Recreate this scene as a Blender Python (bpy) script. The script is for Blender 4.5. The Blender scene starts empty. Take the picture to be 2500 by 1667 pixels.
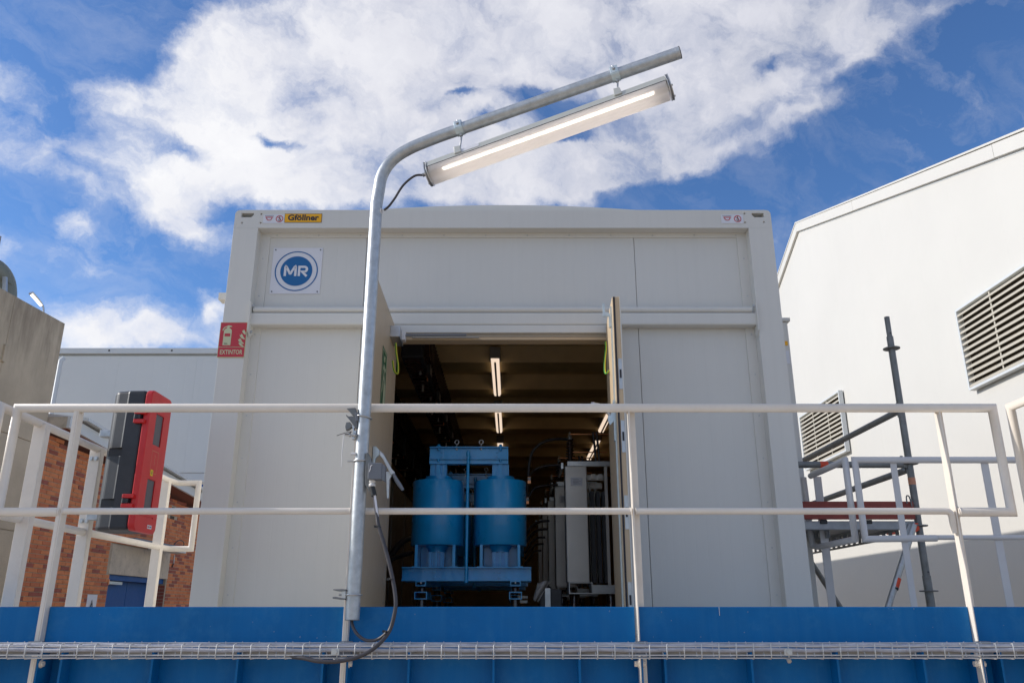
import bpy, bmesh, math, random
from mathutils import Vector, Matrix
random.seed(7)
C = bpy.context.scene.collection
scene = bpy.context.scene
R = math.radians
# ------------------------------------------------------------------ camera
EYE = 1.6                                   # camera height above the ground
PITCH = R(18.29)
F = 1988.0                                  # focal length in pixels of a 2500 px wide picture
SP, CP = math.sin(PITCH), math.cos(PITCH)
cam = bpy.data.cameras.new('camera'); cam.sensor_width = 36; cam.sensor_fit = 'HORIZONTAL'
cam.lens = F / 2500 * 36; cam.clip_start = 0.05; cam.clip_end = 3000
co = bpy.data.objects.new('camera', cam); C.objects.link(co)
co.location = (0, 0, EYE); co.rotation_euler = (R(90) + PITCH, 0, 0)
scene.camera = co
# ------------------------------------------------------------------ light
SUN = Vector((-1.0, 0.05, 0.472)).normalized()      # towards the sun
sl = bpy.data.lights.new('sun', 'SUN'); sl.energy = 2.1; sl.angle = R(0.53); sl.color = (1.0, 0.955, 0.89)
so = bpy.data.objects.new('sun', sl); C.objects.link(so)
so.rotation_euler = SUN.to_track_quat('Z', 'Y').to_euler(); so.location = (-20, 5, 20)
scene.view_settings.view_transform = 'Standard'; scene.view_settings.look = 'None'
scene.view_settings.exposure = 0.76; scene.view_settings.gamma = 1.0
scene.view_settings.use_curve_mapping = False
scene.render.engine = 'CYCLES'
scene.cycles.max_bounces = 8; scene.cycles.transparent_max_bounces = 12

SKY_STRENGTH = 0.11
world = bpy.data.worlds.new('World'); scene.world = world; world.use_nodes = True

class NT:
    """tiny helper around a node tree"""
    def __init__(s, t): s.t = t; t.nodes.clear()
    def n(s, typ, **kw):
        nd = s.t.nodes.new(typ)
        for k, v in kw.items():
            if k == 'ins':
                for kk, vv in v.items():
                    if isinstance(vv, bpy.types.NodeSocket): s.t.links.new(vv, nd.inputs[kk])
                    else: nd.inputs[kk].default_value = vv
            else: setattr(nd, k, v)
        return nd
    def m(s, op, a, b=None, c=None, clamp=False):
        nd = s.t.nodes.new('ShaderNodeMath'); nd.operation = op; nd.use_clamp = clamp
        for i, v in enumerate((a, b, c)):
            if v is None: continue
            if isinstance(v, bpy.types.NodeSocket): s.t.links.new(v, nd.inputs[i])
            else: nd.inputs[i].default_value = v
        return nd.outputs[0]
    def mix(s, f, a, b):
        nd = s.t.nodes.new('ShaderNodeMix'); nd.data_type = 'RGBA'
        for i, v in ((0, f), (6, a), (7, b)):
            if isinstance(v, bpy.types.NodeSocket): s.t.links.new(v, nd.inputs[i])
            else: nd.inputs[i].default_value = v if i == 0 else (*v[:3], 1)
        return nd.outputs[2]
    def ramp(s, f, stops, interp='LINEAR'):
        nd = s.t.nodes.new('ShaderNodeValToRGB'); e = nd.color_ramp.elements; nd.color_ramp.interpolation = interp
        while len(e) < len(stops): e.new(0.5)
        for el, (p, c) in zip(e, stops):
            el.position = p; el.color = (c, c, c, 1) if not isinstance(c, (tuple, list)) else (*c[:3], 1)
        s.t.links.new(f, nd.inputs[0]); return nd.outputs[0]

def sky_q(px, py):
    """direction of a point of the sky as the two numbers the cloud pattern is laid out in"""
    a = (px - 1250) / F; b = (833.5 - py) / F
    l = math.sqrt(1 + a * a + b * b)
    return 2 * a / l / (1 + 1 / l), 2 * b / l / (1 + 1 / l)

def build_world():
    w = NT(world.node_tree)
    el = math.asin(SUN.z)
    sky = w.n('ShaderNodeTexSky', sky_type='NISHITA', sun_disc=False, sun_elevation=el,
              sun_rotation=math.atan2(SUN.x, SUN.y), altitude=200, air_density=1.0, dust_density=0.5, ozone_density=2.6)
    geo = w.n('ShaderNodeTexCoord').outputs['Generated']
    # turn the direction so that the pattern's pole lies where the street looks; stereographic after that
    mp = w.n('ShaderNodeVectorRotate', rotation_type='X_AXIS', ins={'Vector': geo, 'Angle': -PITCH})
    sep = w.n('ShaderNodeSeparateXYZ', ins={0: mp.outputs[0]})
    den = w.m('ADD', sep.outputs[1], 1.06)
    k = w.m('DIVIDE', 2.0, den)
    q = w.n('ShaderNodeCombineXYZ', ins={0: w.m('MULTIPLY', sep.outputs[0], k), 1: w.m('MULTIPLY', sep.outputs[2], k), 2: 0.0}).outputs[0]
    # large and small distortions
    def noise(vec, sc, det, rough, dist=0.0, lac=2.0):
        return w.n('ShaderNodeTexNoise', ins={'Vector': vec, 'Scale': sc, 'Detail': det, 'Roughness': rough, 'Distortion': dist, 'Lacunarity': lac})
    d1 = noise(q, 9.0, 7, 0.6)
    off = w.n('ShaderNodeVectorMath', operation='SUBTRACT', ins={0: d1.outputs['Color'], 1: (0.5, 0.5, 0.5)})
    off = w.n('ShaderNodeVectorMath', operation='SCALE', ins={0: off.outputs[0], 'Scale': 0.10})
    qd = w.n('ShaderNodeVectorMath', operation='ADD', ins={0: q, 1: off.outputs[0]}).outputs[0]
    blobs = [  # px, py, rx, ry, turn, weight
        (680, 130, 230, 120, 14, 1.15), (590, 200, 190, 150, 0, 1.0), (900, 170, 380, 200, 0, 1.3), (850, 300, 420, 160, 0, 1.15), (600, 300, 260, 90, 0, 0.8),
        (1230, 90, 420, 190, 0, 1.1), (1600, 110, 420, 140, 8, 0.9), (1950, 50, 420, 110, 12, 0.5), (700, 480, 260, 60, 0, 1.0), (470, 400, 120, 50, 0, 0.5),
        (1050, 440, 480, 95, 4, 1.35), (1350, 430, 380, 90, 0, 1.1), (1600, 400, 250, 70, 10, 0.7), (1800, 260, 260, 90, 18, 0.55), (700, 420, 140, 70, -10, 0.8),
        (330, 255, 260, 55, -14, 0.36), (150, 370, 320, 60, -12, 0.36), (1800, 140, 620, 210, 12, 0.30), (300, 340, 420, 140, -10, 0.16), (1500, 350, 380, 170, 10, 0.25), (1900, 60, 300, 60, 14, 0.25), (470, 245, 90, 60, 0, 0.2), (330, 80, 250, 120, 10, -0.6),
        (470, 540, 150, 60, -24, 0.95), (440, 455, 110, 55, -10, 0.80), (250, 470, 260, 40, -28, 0.32),
        (340, 800, 250, 60, -10, 0.95), (190, 842, 90, 20, 0, 0.8), (540, 740, 60, 60, 0, 0.6), (240, 560, 60, 40, -30, 0.35),
        (1950, 310, 170, 42, 18, 0.55), (2080, 150, 120, 30, 40, 0.55), (2250, 60, 200, 50, 12, 0.3),
        (1330, 255, 110, 40, -8, -1.0), (1130, 245, 80, 26, -6, -0.9), (690, 345, 170, 42, -8, -1.25), (480, 372, 90, 42, -10, -0.6), (1190, 325, 80, 26, 0, -0.7), (500, 215, 60, 28, -30, -0.5),
        (1400, 340, 70, 26, 0, -0.5), (1000, 60, 120, 40, -10, -0.45), (1720, 460, 380, 80, 0, -0.5), (180, 80, 330, 110, 0, -0.5), (1850, 200, 80, 30, 30, -0.5), (1150, 390, 60, 20, 0, -0.4)]
    tot = None
    for (px, py, rx, ry, an, wt) in blobs:
        cx, cy = sky_q(px, py)
        m = w.n('ShaderNodeMapping', vector_type='TEXTURE', ins={'Vector': qd, 'Location': (cx, cy, 0), 'Rotation': (0, 0, R(an)), 'Scale': (rx / F * 1.40, ry / F * 1.40, 1)})
        # flatten z
        g = w.n('ShaderNodeTexGradient', gradient_type='QUADRATIC_SPHERE', ins={0: m.outputs[0]})
        v = w.m('MULTIPLY', g.outputs[1], wt * 1.5)
        tot = v if tot is None else w.m('ADD', tot, v)
    tot = w.m('MINIMUM', tot, 0.86)
    # far from the framed part of the sky: unseen clouds, cover raised to lighten shaded fronts
    ql = w.n('ShaderNodeVectorMath', operation='LENGTH', ins={0: q}).outputs['Value']
    outer = w.n('ShaderNodeMapRange', ins={'Value': ql, 'From Min': 0.75, 'From Max': 1.3, 'To Min': 0.0, 'To Max': 1.0}).outputs[0]
    big = noise(q, 1.3, 3, 0.5)
    tot = w.m('ADD', tot, w.m('MULTIPLY', w.m('MULTIPLY', w.m('SUBTRACT', big.outputs[0], 0.38), 3.2), outer))
    fb = noise(qd, 7.5, 13, 0.60, 0.1)
    fb2 = noise(qd, 19.0, 8, 0.62, 0.3)
    wisp_m = w.n('ShaderNodeMapping', vector_type='TEXTURE', ins={'Vector': qd, 'Rotation': (0, 0, R(-28)), 'Scale': (1.0, 0.42, 1)})
    wisp = noise(wisp_m.outputs[0], 6.0, 10, 0.66, 0.5)
    dens = w.m('ADD', tot, w.m('MULTIPLY', w.m('SUBTRACT', fb.outputs[0], 0.5), 2.0))
    dens = w.m('ADD', dens, w.m('MULTIPLY', w.m('SUBTRACT', fb2.outputs[0], 0.5), 0.75))
    dens = w.m('ADD', dens, w.m('MULTIPLY', w.m('SUBTRACT', wisp.outputs[0], 0.5), 1.3))
    alpha = w.ramp(dens, [(-0.0, 0.0), (0.20, 0.14), (0.45, 0.42), (0.72, 0.80), (1.0, 0.985)])
    veil = w.ramp(wisp.outputs[0], [(0.45, 0.0), (0.78, 0.24)])
    alpha = w.m('MAXIMUM', alpha, veil)
    # cloud body: greyer where it is thick, white where sun catches it
    sh = noise(qd, 2.6, 6, 0.5)
    shade = w.m('ADD', w.m('MULTIPLY', sh.outputs[0], 0.55), w.m('MULTIPLY', w.m('SUBTRACT', fb.outputs[0], 0.5), 0.75))
    sepq = w.n('ShaderNodeSeparateXYZ', ins={0: q})
    shade = w.m('ADD', shade, w.m('MULTIPLY', sepq.outputs[0], -0.38))
    ccol = w.ramp(shade, [(0.0, (0.60, 0.62, 0.70)), (0.22, (0.72, 0.73, 0.81)), (0.40, (0.86, 0.865, 0.92)), (0.60, (0.99, 0.99, 1.01))])
    ccol = w.n('ShaderNodeVectorMath', operation='SCALE', ins={0: ccol, 'Scale': 0.585 / SKY_STRENGTH}).outputs[0]
    tint = w.n('ShaderNodeMix', data_type='RGBA', blend_type='MULTIPLY', ins={0: 1.0, 6: sky.outputs[0], 7: (0.455, 0.635, 0.86, 1)}).outputs[2]
    out = w.mix(alpha, tint, ccol)
    # the ground side stays plain
    bg = w.n('ShaderNodeBackground', ins={'Color': out, 'Strength': SKY_STRENGTH})
    w.n('ShaderNodeOutputWorld', ins={'Surface': bg.outputs[0]})
build_world()

# ------------------------------------------------------------------ measuring helpers (eye-relative heights)
def ray(px, py):
    a = (px - 1250) / F; b = (833.5 - py) / F
    return a, CP - b * SP, SP + b * CP
def P(px, py, Y):
    x, y, z = ray(px, py); return Vector((x / y * Y, Y, z / y * Y))
def PX(px, py, X):
    x, y, z = ray(px, py); return Vector((X, y / x * X, z / x * X))
def zy(py, Y): return P(1250, py, Y).z
def xy(px, py, Y): return P(px, py, Y).x

# ------------------------------------------------------------------ mesh builder
class MB:
    def __init__(s): s.v = []; s.f = []; s.sm = []
    def add(s, vs, fs, smooth=False):
        o = len(s.v); s.v += [Vector(v) for v in vs]
        for f in fs: s.f.append([i + o for i in f]); s.sm.append(smooth)
        return s
    def box(s, x0, x1, y0, y1, z0, z1):
        vs = [(x, y, z) for z in (z0, z1) for y in (y0, y1) for x in (x0, x1)]
        return s.add(vs, [(0, 2, 3, 1), (4, 5, 7, 6), (0, 1, 5, 4), (2, 6, 7, 3), (0, 4, 6, 2), (1, 3, 7, 5)])
    def obox(s, c, ax, ay, az):
        c, ax, ay, az = map(Vector, (c, ax, ay, az))
        vs = [c + ax * i + ay * j + az * k for k in (-1, 1) for j in (-1, 1) for i in (-1, 1)]
        return s.add(vs, [(0, 2, 3, 1), (4, 5, 7, 6), (0, 1, 5, 4), (2, 6, 7, 3), (0, 4, 6, 2), (1, 3, 7, 5)])
    def bar(s, p, q, w, h, up=(0, 0, 1)):
        p, q = Vector(p), Vector(q); d = (q - p); up = Vector(up)
        r = d.cross(up).normalized(); u = r.cross(d).normalized()
        return s.obox((p + q) / 2, r * w / 2, d / 2, u * h / 2)
    def prism(s, pts, ext):
        n = len(pts); ext = Vector(ext); a = [Vector(p) for p in pts]
        vs = a + [p + ext for p in a]
        return s.add(vs, [list(range(n))[::-1], list(range(n, 2 * n))] + [(i, (i + 1) % n, n + (i + 1) % n, n + i) for i in range(n)])
    def tube(s, pts, r, seg=16, caps=True, closed=False):
        pts = [Vector(p) for p in pts]
        if closed: pts = pts + [pts[0], pts[1]]
        d = (pts[1] - pts[0]).normalized()
        up = Vector((0, 0, 1)) if abs(d.z) < 0.9 else Vector((0, 1, 0))
        x = d.cross(up).normalized(); y = x.cross(d)
        rr = r if isinstance(r, (list, tuple)) else [r] * len(pts)
        ring = [pts[0] + (x * math.cos(2 * math.pi * i / seg) + y * math.sin(2 * math.pi * i / seg)) * rr[0] for i in range(seg)]
        rings = [ring]
        for k in range(1, len(pts)):
            dd = (pts[k] - pts[k - 1]).normalized()
            nd = (pts[k + 1] - pts[k]).normalized() if k + 1 < len(pts) else dd
            nrm = (dd + nd); nrm = nrm.normalized() if nrm.length > 1e-6 else dd
            new = []
            for v in rings[-1]:
                t = (pts[k] - v).dot(nrm) / max(dd.dot(nrm), 0.05)
                new.append(v + dd * t)
            if rr[k] != rr[k - 1]:
                new = [pts[k] + (v - pts[k]) * (rr[k] / rr[k - 1]) for v in new]
            rings.append(new)
        if closed: rings = rings[1:]
        vs = [v for rg in rings for v in rg]; fs = []
        for k in range(len(rings) - 1):
            for i in range(seg):
                j = (i + 1) % seg
                fs.append((k * seg + i, k * seg + j, (k + 1) * seg + j, (k + 1) * seg + i))
        s.add(vs, fs, True)
        if caps and not closed:
            s.add(rings[0], [list(range(seg))]); s.add(rings[-1], [list(range(seg))[::-1]])
        return s
    def cyl(s, p, q, r, seg=16): return s.tube([p, q], r, seg)
    def ring(s, c, nrm, R_, r, seg=24, s2=8):
        c = Vector(c); n = Vector(nrm).normalized(); a = n.orthogonal().normalized(); b = n.cross(a)
        vs = []; fs = []
        for i in range(seg):
            t = 2 * math.pi * i / seg; o = a * math.cos(t) + b * math.sin(t)
            for j in range(s2):
                u = 2 * math.pi * j / s2; vs.append(c + o * (R_ + r * math.cos(u)) + n * r * math.sin(u))
        for i in range(seg):
            for j in range(s2):
                fs.append((i * s2 + j, i * s2 + (j + 1) % s2, ((i + 1) % seg) * s2 + (j + 1) % s2, ((i + 1) % seg) * s2 + j))
        return s.add(vs, fs, True)
    def lathe(s, c, axis, prof, seg=32, a0=0, a1=360):
        """prof: list of (height along axis, radius)"""
        c = Vector(c); n = Vector(axis).normalized(); a = n.orthogonal().normalized(); b = n.cross(a)
        vs = []; fs = []
        for (h, r) in prof:
            for i in range(seg):
                t = 2 * math.pi * i / seg
                vs.append(c + n * h + (a * math.cos(t) + b * math.sin(t)) * r)
        for k in range(len(prof) - 1):
            for i in range(seg):
                fs.append((k * seg + i, k * seg + (i + 1) % seg, (k + 1) * seg + (i + 1) % seg, (k + 1) * seg + i))
        s.add(vs, fs, True)
        s.add(vs[:seg], [list(range(seg))]); s.add(vs[-seg:], [list(range(seg))[::-1]])
        return s
    def build(s, name, mat, parent=None, bev=0.0, bseg=2, auto=True, **props):
        me = bpy.data.meshes.new(name)
        org = Vector((0, 0, 0))
        if parent is not None: org = wloc(parent)
        me.from_pydata([v + Vector((0, 0, EYE)) - org for v in s.v], [], s.f)
        me.polygons.foreach_set('use_smooth', s.sm)
        bm = bmesh.new(); bm.from_mesh(me)
        if bev > 0:
            es = [e for e in bm.edges if len(e.link_faces) == 2 and e.calc_face_angle(0) > R(35)]
            bmesh.ops.bevel(bm, geom=es, offset=bev, segments=bseg, profile=0.5, affect='EDGES', clamp_overlap=True)
        bmesh.ops.recalc_face_normals(bm, faces=bm.faces)
        bm.to_mesh(me); bm.free()
        me.materials.append(mat)
        o = bpy.data.objects.new(name, me); C.objects.link(o)
        if parent is not None: o.parent = parent
        for k, v in props.items(): o[k] = v
        return o
LOC = {}
def wloc(o):
    """world place of an object (nothing is turned or scaled when parts are built)"""
    v = Vector(o.location)
    while o.parent is not None:
        o = o.parent; v += Vector(o.location)
    return v
def thing(name, label, cat, base, group=None):
    o = bpy.data.objects.new(name, None); C.objects.link(o)
    o.location = Vector(base) + Vector((0, 0, EYE)); o['label'] = label; o['category'] = cat
    o.empty_display_size = 0.1
    if group: o['group'] = group
    return o
def tag(o, label, cat, group=None):
    o['label'] = label; o['category'] = cat
    if group: o['group'] = group
    return o
def copy_tree(o, parent=None, delta=None):
    c = o.copy(); C.objects.link(c); c.parent = parent
    if delta is not None: c.location = Vector(c.location) + Vector(delta)
    for ch in [x for x in bpy.data.objects if x.parent == o]: copy_tree(ch, c)
    return c
def catmull(pts, n=8):
    pts = [Vector(p) for p in pts]; out = []
    for i in range(len(pts) - 1):
        p0 = pts[max(i - 1, 0)]; p1 = pts[i]; p2 = pts[i + 1]; p3 = pts[min(i + 2, len(pts) - 1)]
        for k in range(n):
            t = k / n
            out.append(0.5 * ((2 * p1) + (p2 - p0) * t + (2 * p0 - 5 * p1 + 4 * p2 - p3) * t * t + (3 * p1 - p0 - 3 * p2 + p3) * t ** 3))
    out.append(pts[-1]); return out
def hexbolt(m, c, axis, r=0.011, h=0.009, washer=True):
    c = Vector(c); n = Vector(axis).normalized()
    if washer: m.cyl(c, c + n * h * 0.25, r * 1.35, 14)
    m.tube([c + n * h * 0.25, c + n * h], r, 6)
    return m

# ------------------------------------------------------------------ materials
def material(name, col, rough=0.5, metal=0.0, var=0.08, vscale=3.0, bump=0.0, bscale=60.0, spec=0.5, streak=0.0, dirt=None, dirt_amt=0.0, coat=0.0, fine=0.0):
    m = bpy.data.materials.new(name); m.use_nodes = True; w = NT(m.node_tree)
    tc = w.n('ShaderNodeTexCoord').outputs['Object']
    geo = w.n('ShaderNodeNewGeometry').outputs['Position']
    n1 = w.n('ShaderNodeTexNoise', ins={'Vector': geo, 'Scale': vscale, 'Detail': 6, 'Roughness': 0.6})
    base = w.mix(w.ramp(n1.outputs[0], [(0.3, 0.0), (0.7, 1.0)]), [c * (1 - var) for c in col], [min(1, c * (1 + var)) for c in col])
    if fine:
        n3 = w.n('ShaderNodeTexNoise', ins={'Vector': geo, 'Scale': 140.0, 'Detail': 4, 'Roughness': 0.7})
        base = w.mix(w.m('MULTIPLY', w.ramp(n3.outputs[0], [(0.35, 1.0), (0.65, 0.0)]), fine), base, [c * 0.45 for c in col])
    if streak:
        mp = w.n('ShaderNodeMapping', ins={'Vector': geo, 'Scale': (22, 22, 0.7)})
        n2 = w.n('ShaderNodeTexNoise', ins={'Vector': mp.outputs[0], 'Scale': 1.0, 'Detail': 4, 'Roughness': 0.6})
        base = w.mix(w.m('MULTIPLY', w.ramp(n2.outputs[0], [(0.45, 0.0), (0.8, 1.0)]), streak), base, dirt or [c * 0.5 for c in col])
    if dirt and dirt_amt:
        n4 = w.n('ShaderNodeTexNoise', ins={'Vector': geo, 'Scale': 9.0, 'Detail': 10, 'Roughness': 0.7})
        base = w.mix(w.m('MULTIPLY', w.ramp(n4.outputs[0], [(0.52, 0.0), (0.7, 1.0)]), dirt_amt), base, dirt)
    b = w.n('ShaderNodeBsdfPrincipled', ins={'Base Color': base, 'Metallic': metal, 'Specular IOR Level': spec, 'Coat Weight': coat})
    nr = w.n('ShaderNodeTexNoise', ins={'Vector': geo, 'Scale': 14.0, 'Detail': 5})
    w.t.links.new(w.n('ShaderNodeMapRange', ins={'Value': nr.outputs[0], 'To Min': max(0.03, rough - 0.1), 'To Max': min(1, rough + 0.1)}).outputs[0], b.inputs['Roughness'])
    if bump:
        nb = w.n('ShaderNodeTexNoise', ins={'Vector': geo, 'Scale': bscale, 'Detail': 6, 'Roughness': 0.6})
        bp = w.n('ShaderNodeBump', ins={'Height': nb.outputs[0], 'Strength': bump, 'Distance': 0.01})
        w.t.links.new(bp.outputs[0], b.inputs['Normal'])
    w.n('ShaderNodeOutputMaterial', ins={'Surface': b.outputs[0]})
    m['bsdf'] = b.name
    return m
def emit(name, col, s):
    m = bpy.data.materials.new(name); m.use_nodes = True; w = NT(m.node_tree)
    e = w.n('ShaderNodeEmission', ins={'Color': (*col, 1), 'Strength': s})
    w.n('ShaderNodeOutputMaterial', ins={'Surface': e.outputs[0]}); return m

M = {}
M['rail'] = material('rail_paint', (0.82, 0.74, 0.64), 0.42, var=0.05, vscale=5, bump=0.06, bscale=120, dirt=(0.50, 0.40, 0.30), dirt_amt=0.16)
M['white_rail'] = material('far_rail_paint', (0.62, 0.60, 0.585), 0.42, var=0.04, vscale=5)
M['container'] = material('container_grey_paint', (0.67, 0.65, 0.60), 0.45, var=0.025, vscale=1.2, bump=0.02, bscale=90, streak=0.10, dirt=(0.46, 0.43, 0.38))
M['galv'] = material('galvanised_steel', (0.50, 0.52, 0.53), 0.46, metal=0.72, var=0.16, vscale=26, bump=0.10, bscale=70, dirt=(0.30, 0.31, 0.31), dirt_amt=0.35)
M['wire'] = material('galvanised_wire', (0.62, 0.61, 0.59), 0.5, metal=0.3, var=0.1, vscale=30)
M['steel'] = material('bare_steel', (0.55, 0.55, 0.54), 0.35, metal=0.85, var=0.08, vscale=20)
M['stainless'] = material('stainless_sheet', (0.58, 0.54, 0.49), 0.38, metal=0.55, var=0.06, vscale=4)
M['zinc'] = material('zinc_plated', (0.60, 0.68, 0.70), 0.35, metal=0.5, var=0.08, vscale=20)
M['beam_blue'] = material('platform_blue_paint', (0.0005, 0.142, 0.395), 0.45, var=0.12, vscale=3.0, bump=0.08, bscale=110, spec=0.22, streak=0.22, dirt=(0.045, 0.22, 0.43), dirt_amt=0.35)
M['reactor_blue'] = material('coil_blue_paint', (0.01, 0.33, 0.70), 0.30, var=0.10, vscale=6, coat=0.45, streak=0.15)
M['red_plastic'] = material('red_plastic', (0.62, 0.018, 0.018), 0.36, var=0.05, vscale=8)
M['black_plastic'] = material('black_plastic', (0.028, 0.028, 0.032), 0.42, var=0.12, vscale=30, bump=0.05, bscale=300)
M['dark_window'] = material('smoked_plastic_window', (0.10, 0.09, 0.10), 0.2, var=0.05)
M['black'] = material('black_rubber', (0.02, 0.02, 0.02), 0.5, var=0.2, vscale=20)
M['cable'] = material('cable_sheath', (0.055, 0.05, 0.055), 0.42, var=0.2, vscale=20)
M['grey_plastic'] = material('grey_plastic', (0.17, 0.18, 0.20), 0.5, var=0.05)
M['white_plastic'] = material('white_plastic', (0.70, 0.68, 0.66), 0.45, var=0.05)
M['lilac_pipe'] = material('grey_white_conduit', (0.50, 0.485, 0.51), 0.5, var=0.18, vscale=22, bump=0.4, bscale=60)
M['tan'] = material('door_inner_tan', (0.62, 0.475, 0.31), 0.45, var=0.03, vscale=3)
M['door_tan_edge'] = material('door_edge_paint', (0.62, 0.53, 0.42), 0.45, var=0.03)
M['gasket_hole_shade'] = material('black_gasket_hole_shade', (0.03, 0.028, 0.035), 0.7)  # black of the door seals, also painted as shade in slots and holes
M['interior'] = material('interior_sheet', (0.78, 0.56, 0.27), 0.5, var=0.12, vscale=2)
M['interior_dark'] = material('interior_floor', (0.34, 0.30, 0.25), 0.6, var=0.2)
M['copper'] = material('copper_bar', (0.70, 0.28, 0.12), 0.3, metal=0.8, var=0.1)
M['insulator'] = material('brown_insulator', (0.03, 0.015, 0.012), 0.15, var=0.1, coat=0.5)
M['sign_white'] = material('sign_white', (0.70, 0.70, 0.74), 0.35, var=0.02)
M['sign_red'] = material('sign_red', (0.52, 0.035, 0.05), 0.45, var=0.04)
M['sign_cream'] = material('photoluminescent_cream', (0.56, 0.58, 0.36), 0.5, var=0.03)
M['sign_blue'] = material('logo_blue', (0.0, 0.115, 0.33), 0.4, var=0.02)
M['sign_yellow'] = material('sticker_orange_yellow', (0.86, 0.42, 0.0), 0.4, var=0.02)
M['sign_green'] = material('exit_green', (0.0, 0.10, 0.04), 0.4, var=0.02)
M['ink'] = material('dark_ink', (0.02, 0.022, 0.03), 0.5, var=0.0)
M['label_yellow'] = material('label_yellow', (0.80, 0.60, 0.02), 0.5, var=0.02)
M['cable_green'] = material('earth_cable_green', (0.05, 0.32, 0.03), 0.45)
M['cable_yellow'] = material('earth_cable_yellow', (0.62, 0.55, 0.03), 0.45)
M['scaffold'] = material('scaffold_steel', (0.21, 0.215, 0.21), 0.55, metal=0.45, var=0.22, vscale=14, bump=0.2, bscale=50, dirt=(0.13, 0.10, 0.08), dirt_amt=0.5)
M['scaffold_light'] = material('scaffold_plank_steel', (0.36, 0.37, 0.38), 0.5, metal=0.5, var=0.2, vscale=10, bump=0.2, bscale=40)
M['rust_red'] = material('toe_board_red', (0.27, 0.05, 0.035), 0.6, var=0.15, vscale=8, dirt=(0.15, 0.05, 0.04), dirt_amt=0.3)
M['orange'] = material('orange_tape', (0.72, 0.07, 0.02), 0.5, var=0.15, vscale=30)
M['salmon'] = material('faded_orange_tape', (0.60, 0.27, 0.16), 0.6, var=0.15, vscale=30)
M['hall_white'] = material('hall_white_sheet', (0.63, 0.605, 0.555), 0.55, var=0.03, vscale=0.5, streak=0.07, dirt=(0.6, 0.58, 0.52))
M['louver'] = material('louver_blade', (0.52, 0.475, 0.39), 0.5, var=0.04)
M['opening_shade'] = material('painted_opening_shade', (0.07, 0.055, 0.04), 0.8)  # dark tone painted as the shade inside louvers and vent holes
M['far_panel'] = material('far_grey_panel', (0.66, 0.67, 0.65), 0.5, var=0.03, vscale=0.5)
M['far_trim'] = material('far_trim', (0.62, 0.64, 0.64), 0.5, var=0.03)
M['mortar'] = material('mortar', (0.44, 0.36, 0.27), 0.9, var=0.12, vscale=10, bump=0.3, bscale=80)
M['brick_a'] = material('brick_orange', (0.66, 0.23, 0.09), 0.8, var=0.12, vscale=5, bump=0.4, bscale=90, fine=0.1)
M['brick_b'] = material('brick_red', (0.56, 0.175, 0.075), 0.8, var=0.12, vscale=5, bump=0.4, bscale=90, fine=0.1)
M['brick_c'] = material('brick_burnt', (0.36, 0.105, 0.07), 0.8, var=0.2, vscale=5, bump=0.4, bscale=90, fine=0.3)
M['soffit'] = material('soffit_red_brown', (0.20, 0.06, 0.035), 0.7, var=0.1)
M['lintel'] = material('lintel_concrete', (0.56, 0.48, 0.38), 0.85, var=0.14, vscale=3, bump=0.3, bscale=40, dirt=(0.2, 0.17, 0.13), dirt_amt=0.4)
M['door_blue'] = material('steel_door_blue', (0.0, 0.07, 0.27), 0.55, var=0.06)
M['ground'] = material('concrete_yard', (0.58, 0.47, 0.34), 0.9, var=0.15, vscale=0.6, bump=0.3, bscale=20)
M['deck'] = material('deck_grating', (0.42, 0.40, 0.36), 0.6, metal=0.2, var=0.1, vscale=6)
M['cloth'] = material('white_rag', (0.55, 0.53, 0.50), 0.9, var=0.15, vscale=25, bump=0.5, bscale=40)
M['chip'] = material('pale_paint_chip', (0.12, 0.24, 0.40), 0.6, var=0.2)
M['pipe_green'] = material('grey_green_duct', (0.20, 0.21, 0.17), 0.5, var=0.15, vscale=2)

def ribbed(mat, pitch, strength, axis=0):
    """fine pressed ribs of a sheet as relief on the surface"""
    w = mat.node_tree; b = w.nodes[mat['bsdf']]
    n = w.nodes.new
    geo = n('ShaderNodeNewGeometry'); sep = n('ShaderNodeSeparateXYZ'); w.links.new(geo.outputs['Position'], sep.inputs[0])
    mu = n('ShaderNodeMath'); mu.operation = 'DIVIDE'; w.links.new(sep.outputs[axis], mu.inputs[0]); mu.inputs[1].default_value = pitch
    fr = n('ShaderNodeMath'); fr.operation = 'FRACT'; w.links.new(mu.outputs[0], fr.inputs[0])
    rp = n('ShaderNodeValToRGB'); e = rp.color_ramp.elements
    e[0].position = 0.0; e[0].color = (0, 0, 0, 1); e[1].position = 0.06; e[1].color = (1, 1, 1, 1)
    a = e.new(0.94); a.color = (1, 1, 1, 1); c = e.new(1.0); c.color = (0, 0, 0, 1)
    w.links.new(fr.outputs[0], rp.inputs[0])
    bp = n('ShaderNodeBump'); bp.inputs['Strength'].default_value = strength; bp.inputs['Distance'].default_value = 0.004
    w.links.new(rp.outputs[0], bp.inputs['Height']); w.links.new(bp.outputs[0], b.inputs['Normal'])
M['panel'] = material('container_panel_sheet', (0.665, 0.65, 0.605), 0.45, var=0.025, vscale=1.0, streak=0.07, dirt=(0.46, 0.45, 0.42))
ribbed(M['panel'], 0.077, 0.13, 0)
ribbed(M['far_panel'], 0.5, 0.3, 0)
ribbed(M['hall_white'], 1.0, 0.35, 1)
ribbed(M['reactor_blue'], 0.011, 0.10, 2)

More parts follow.
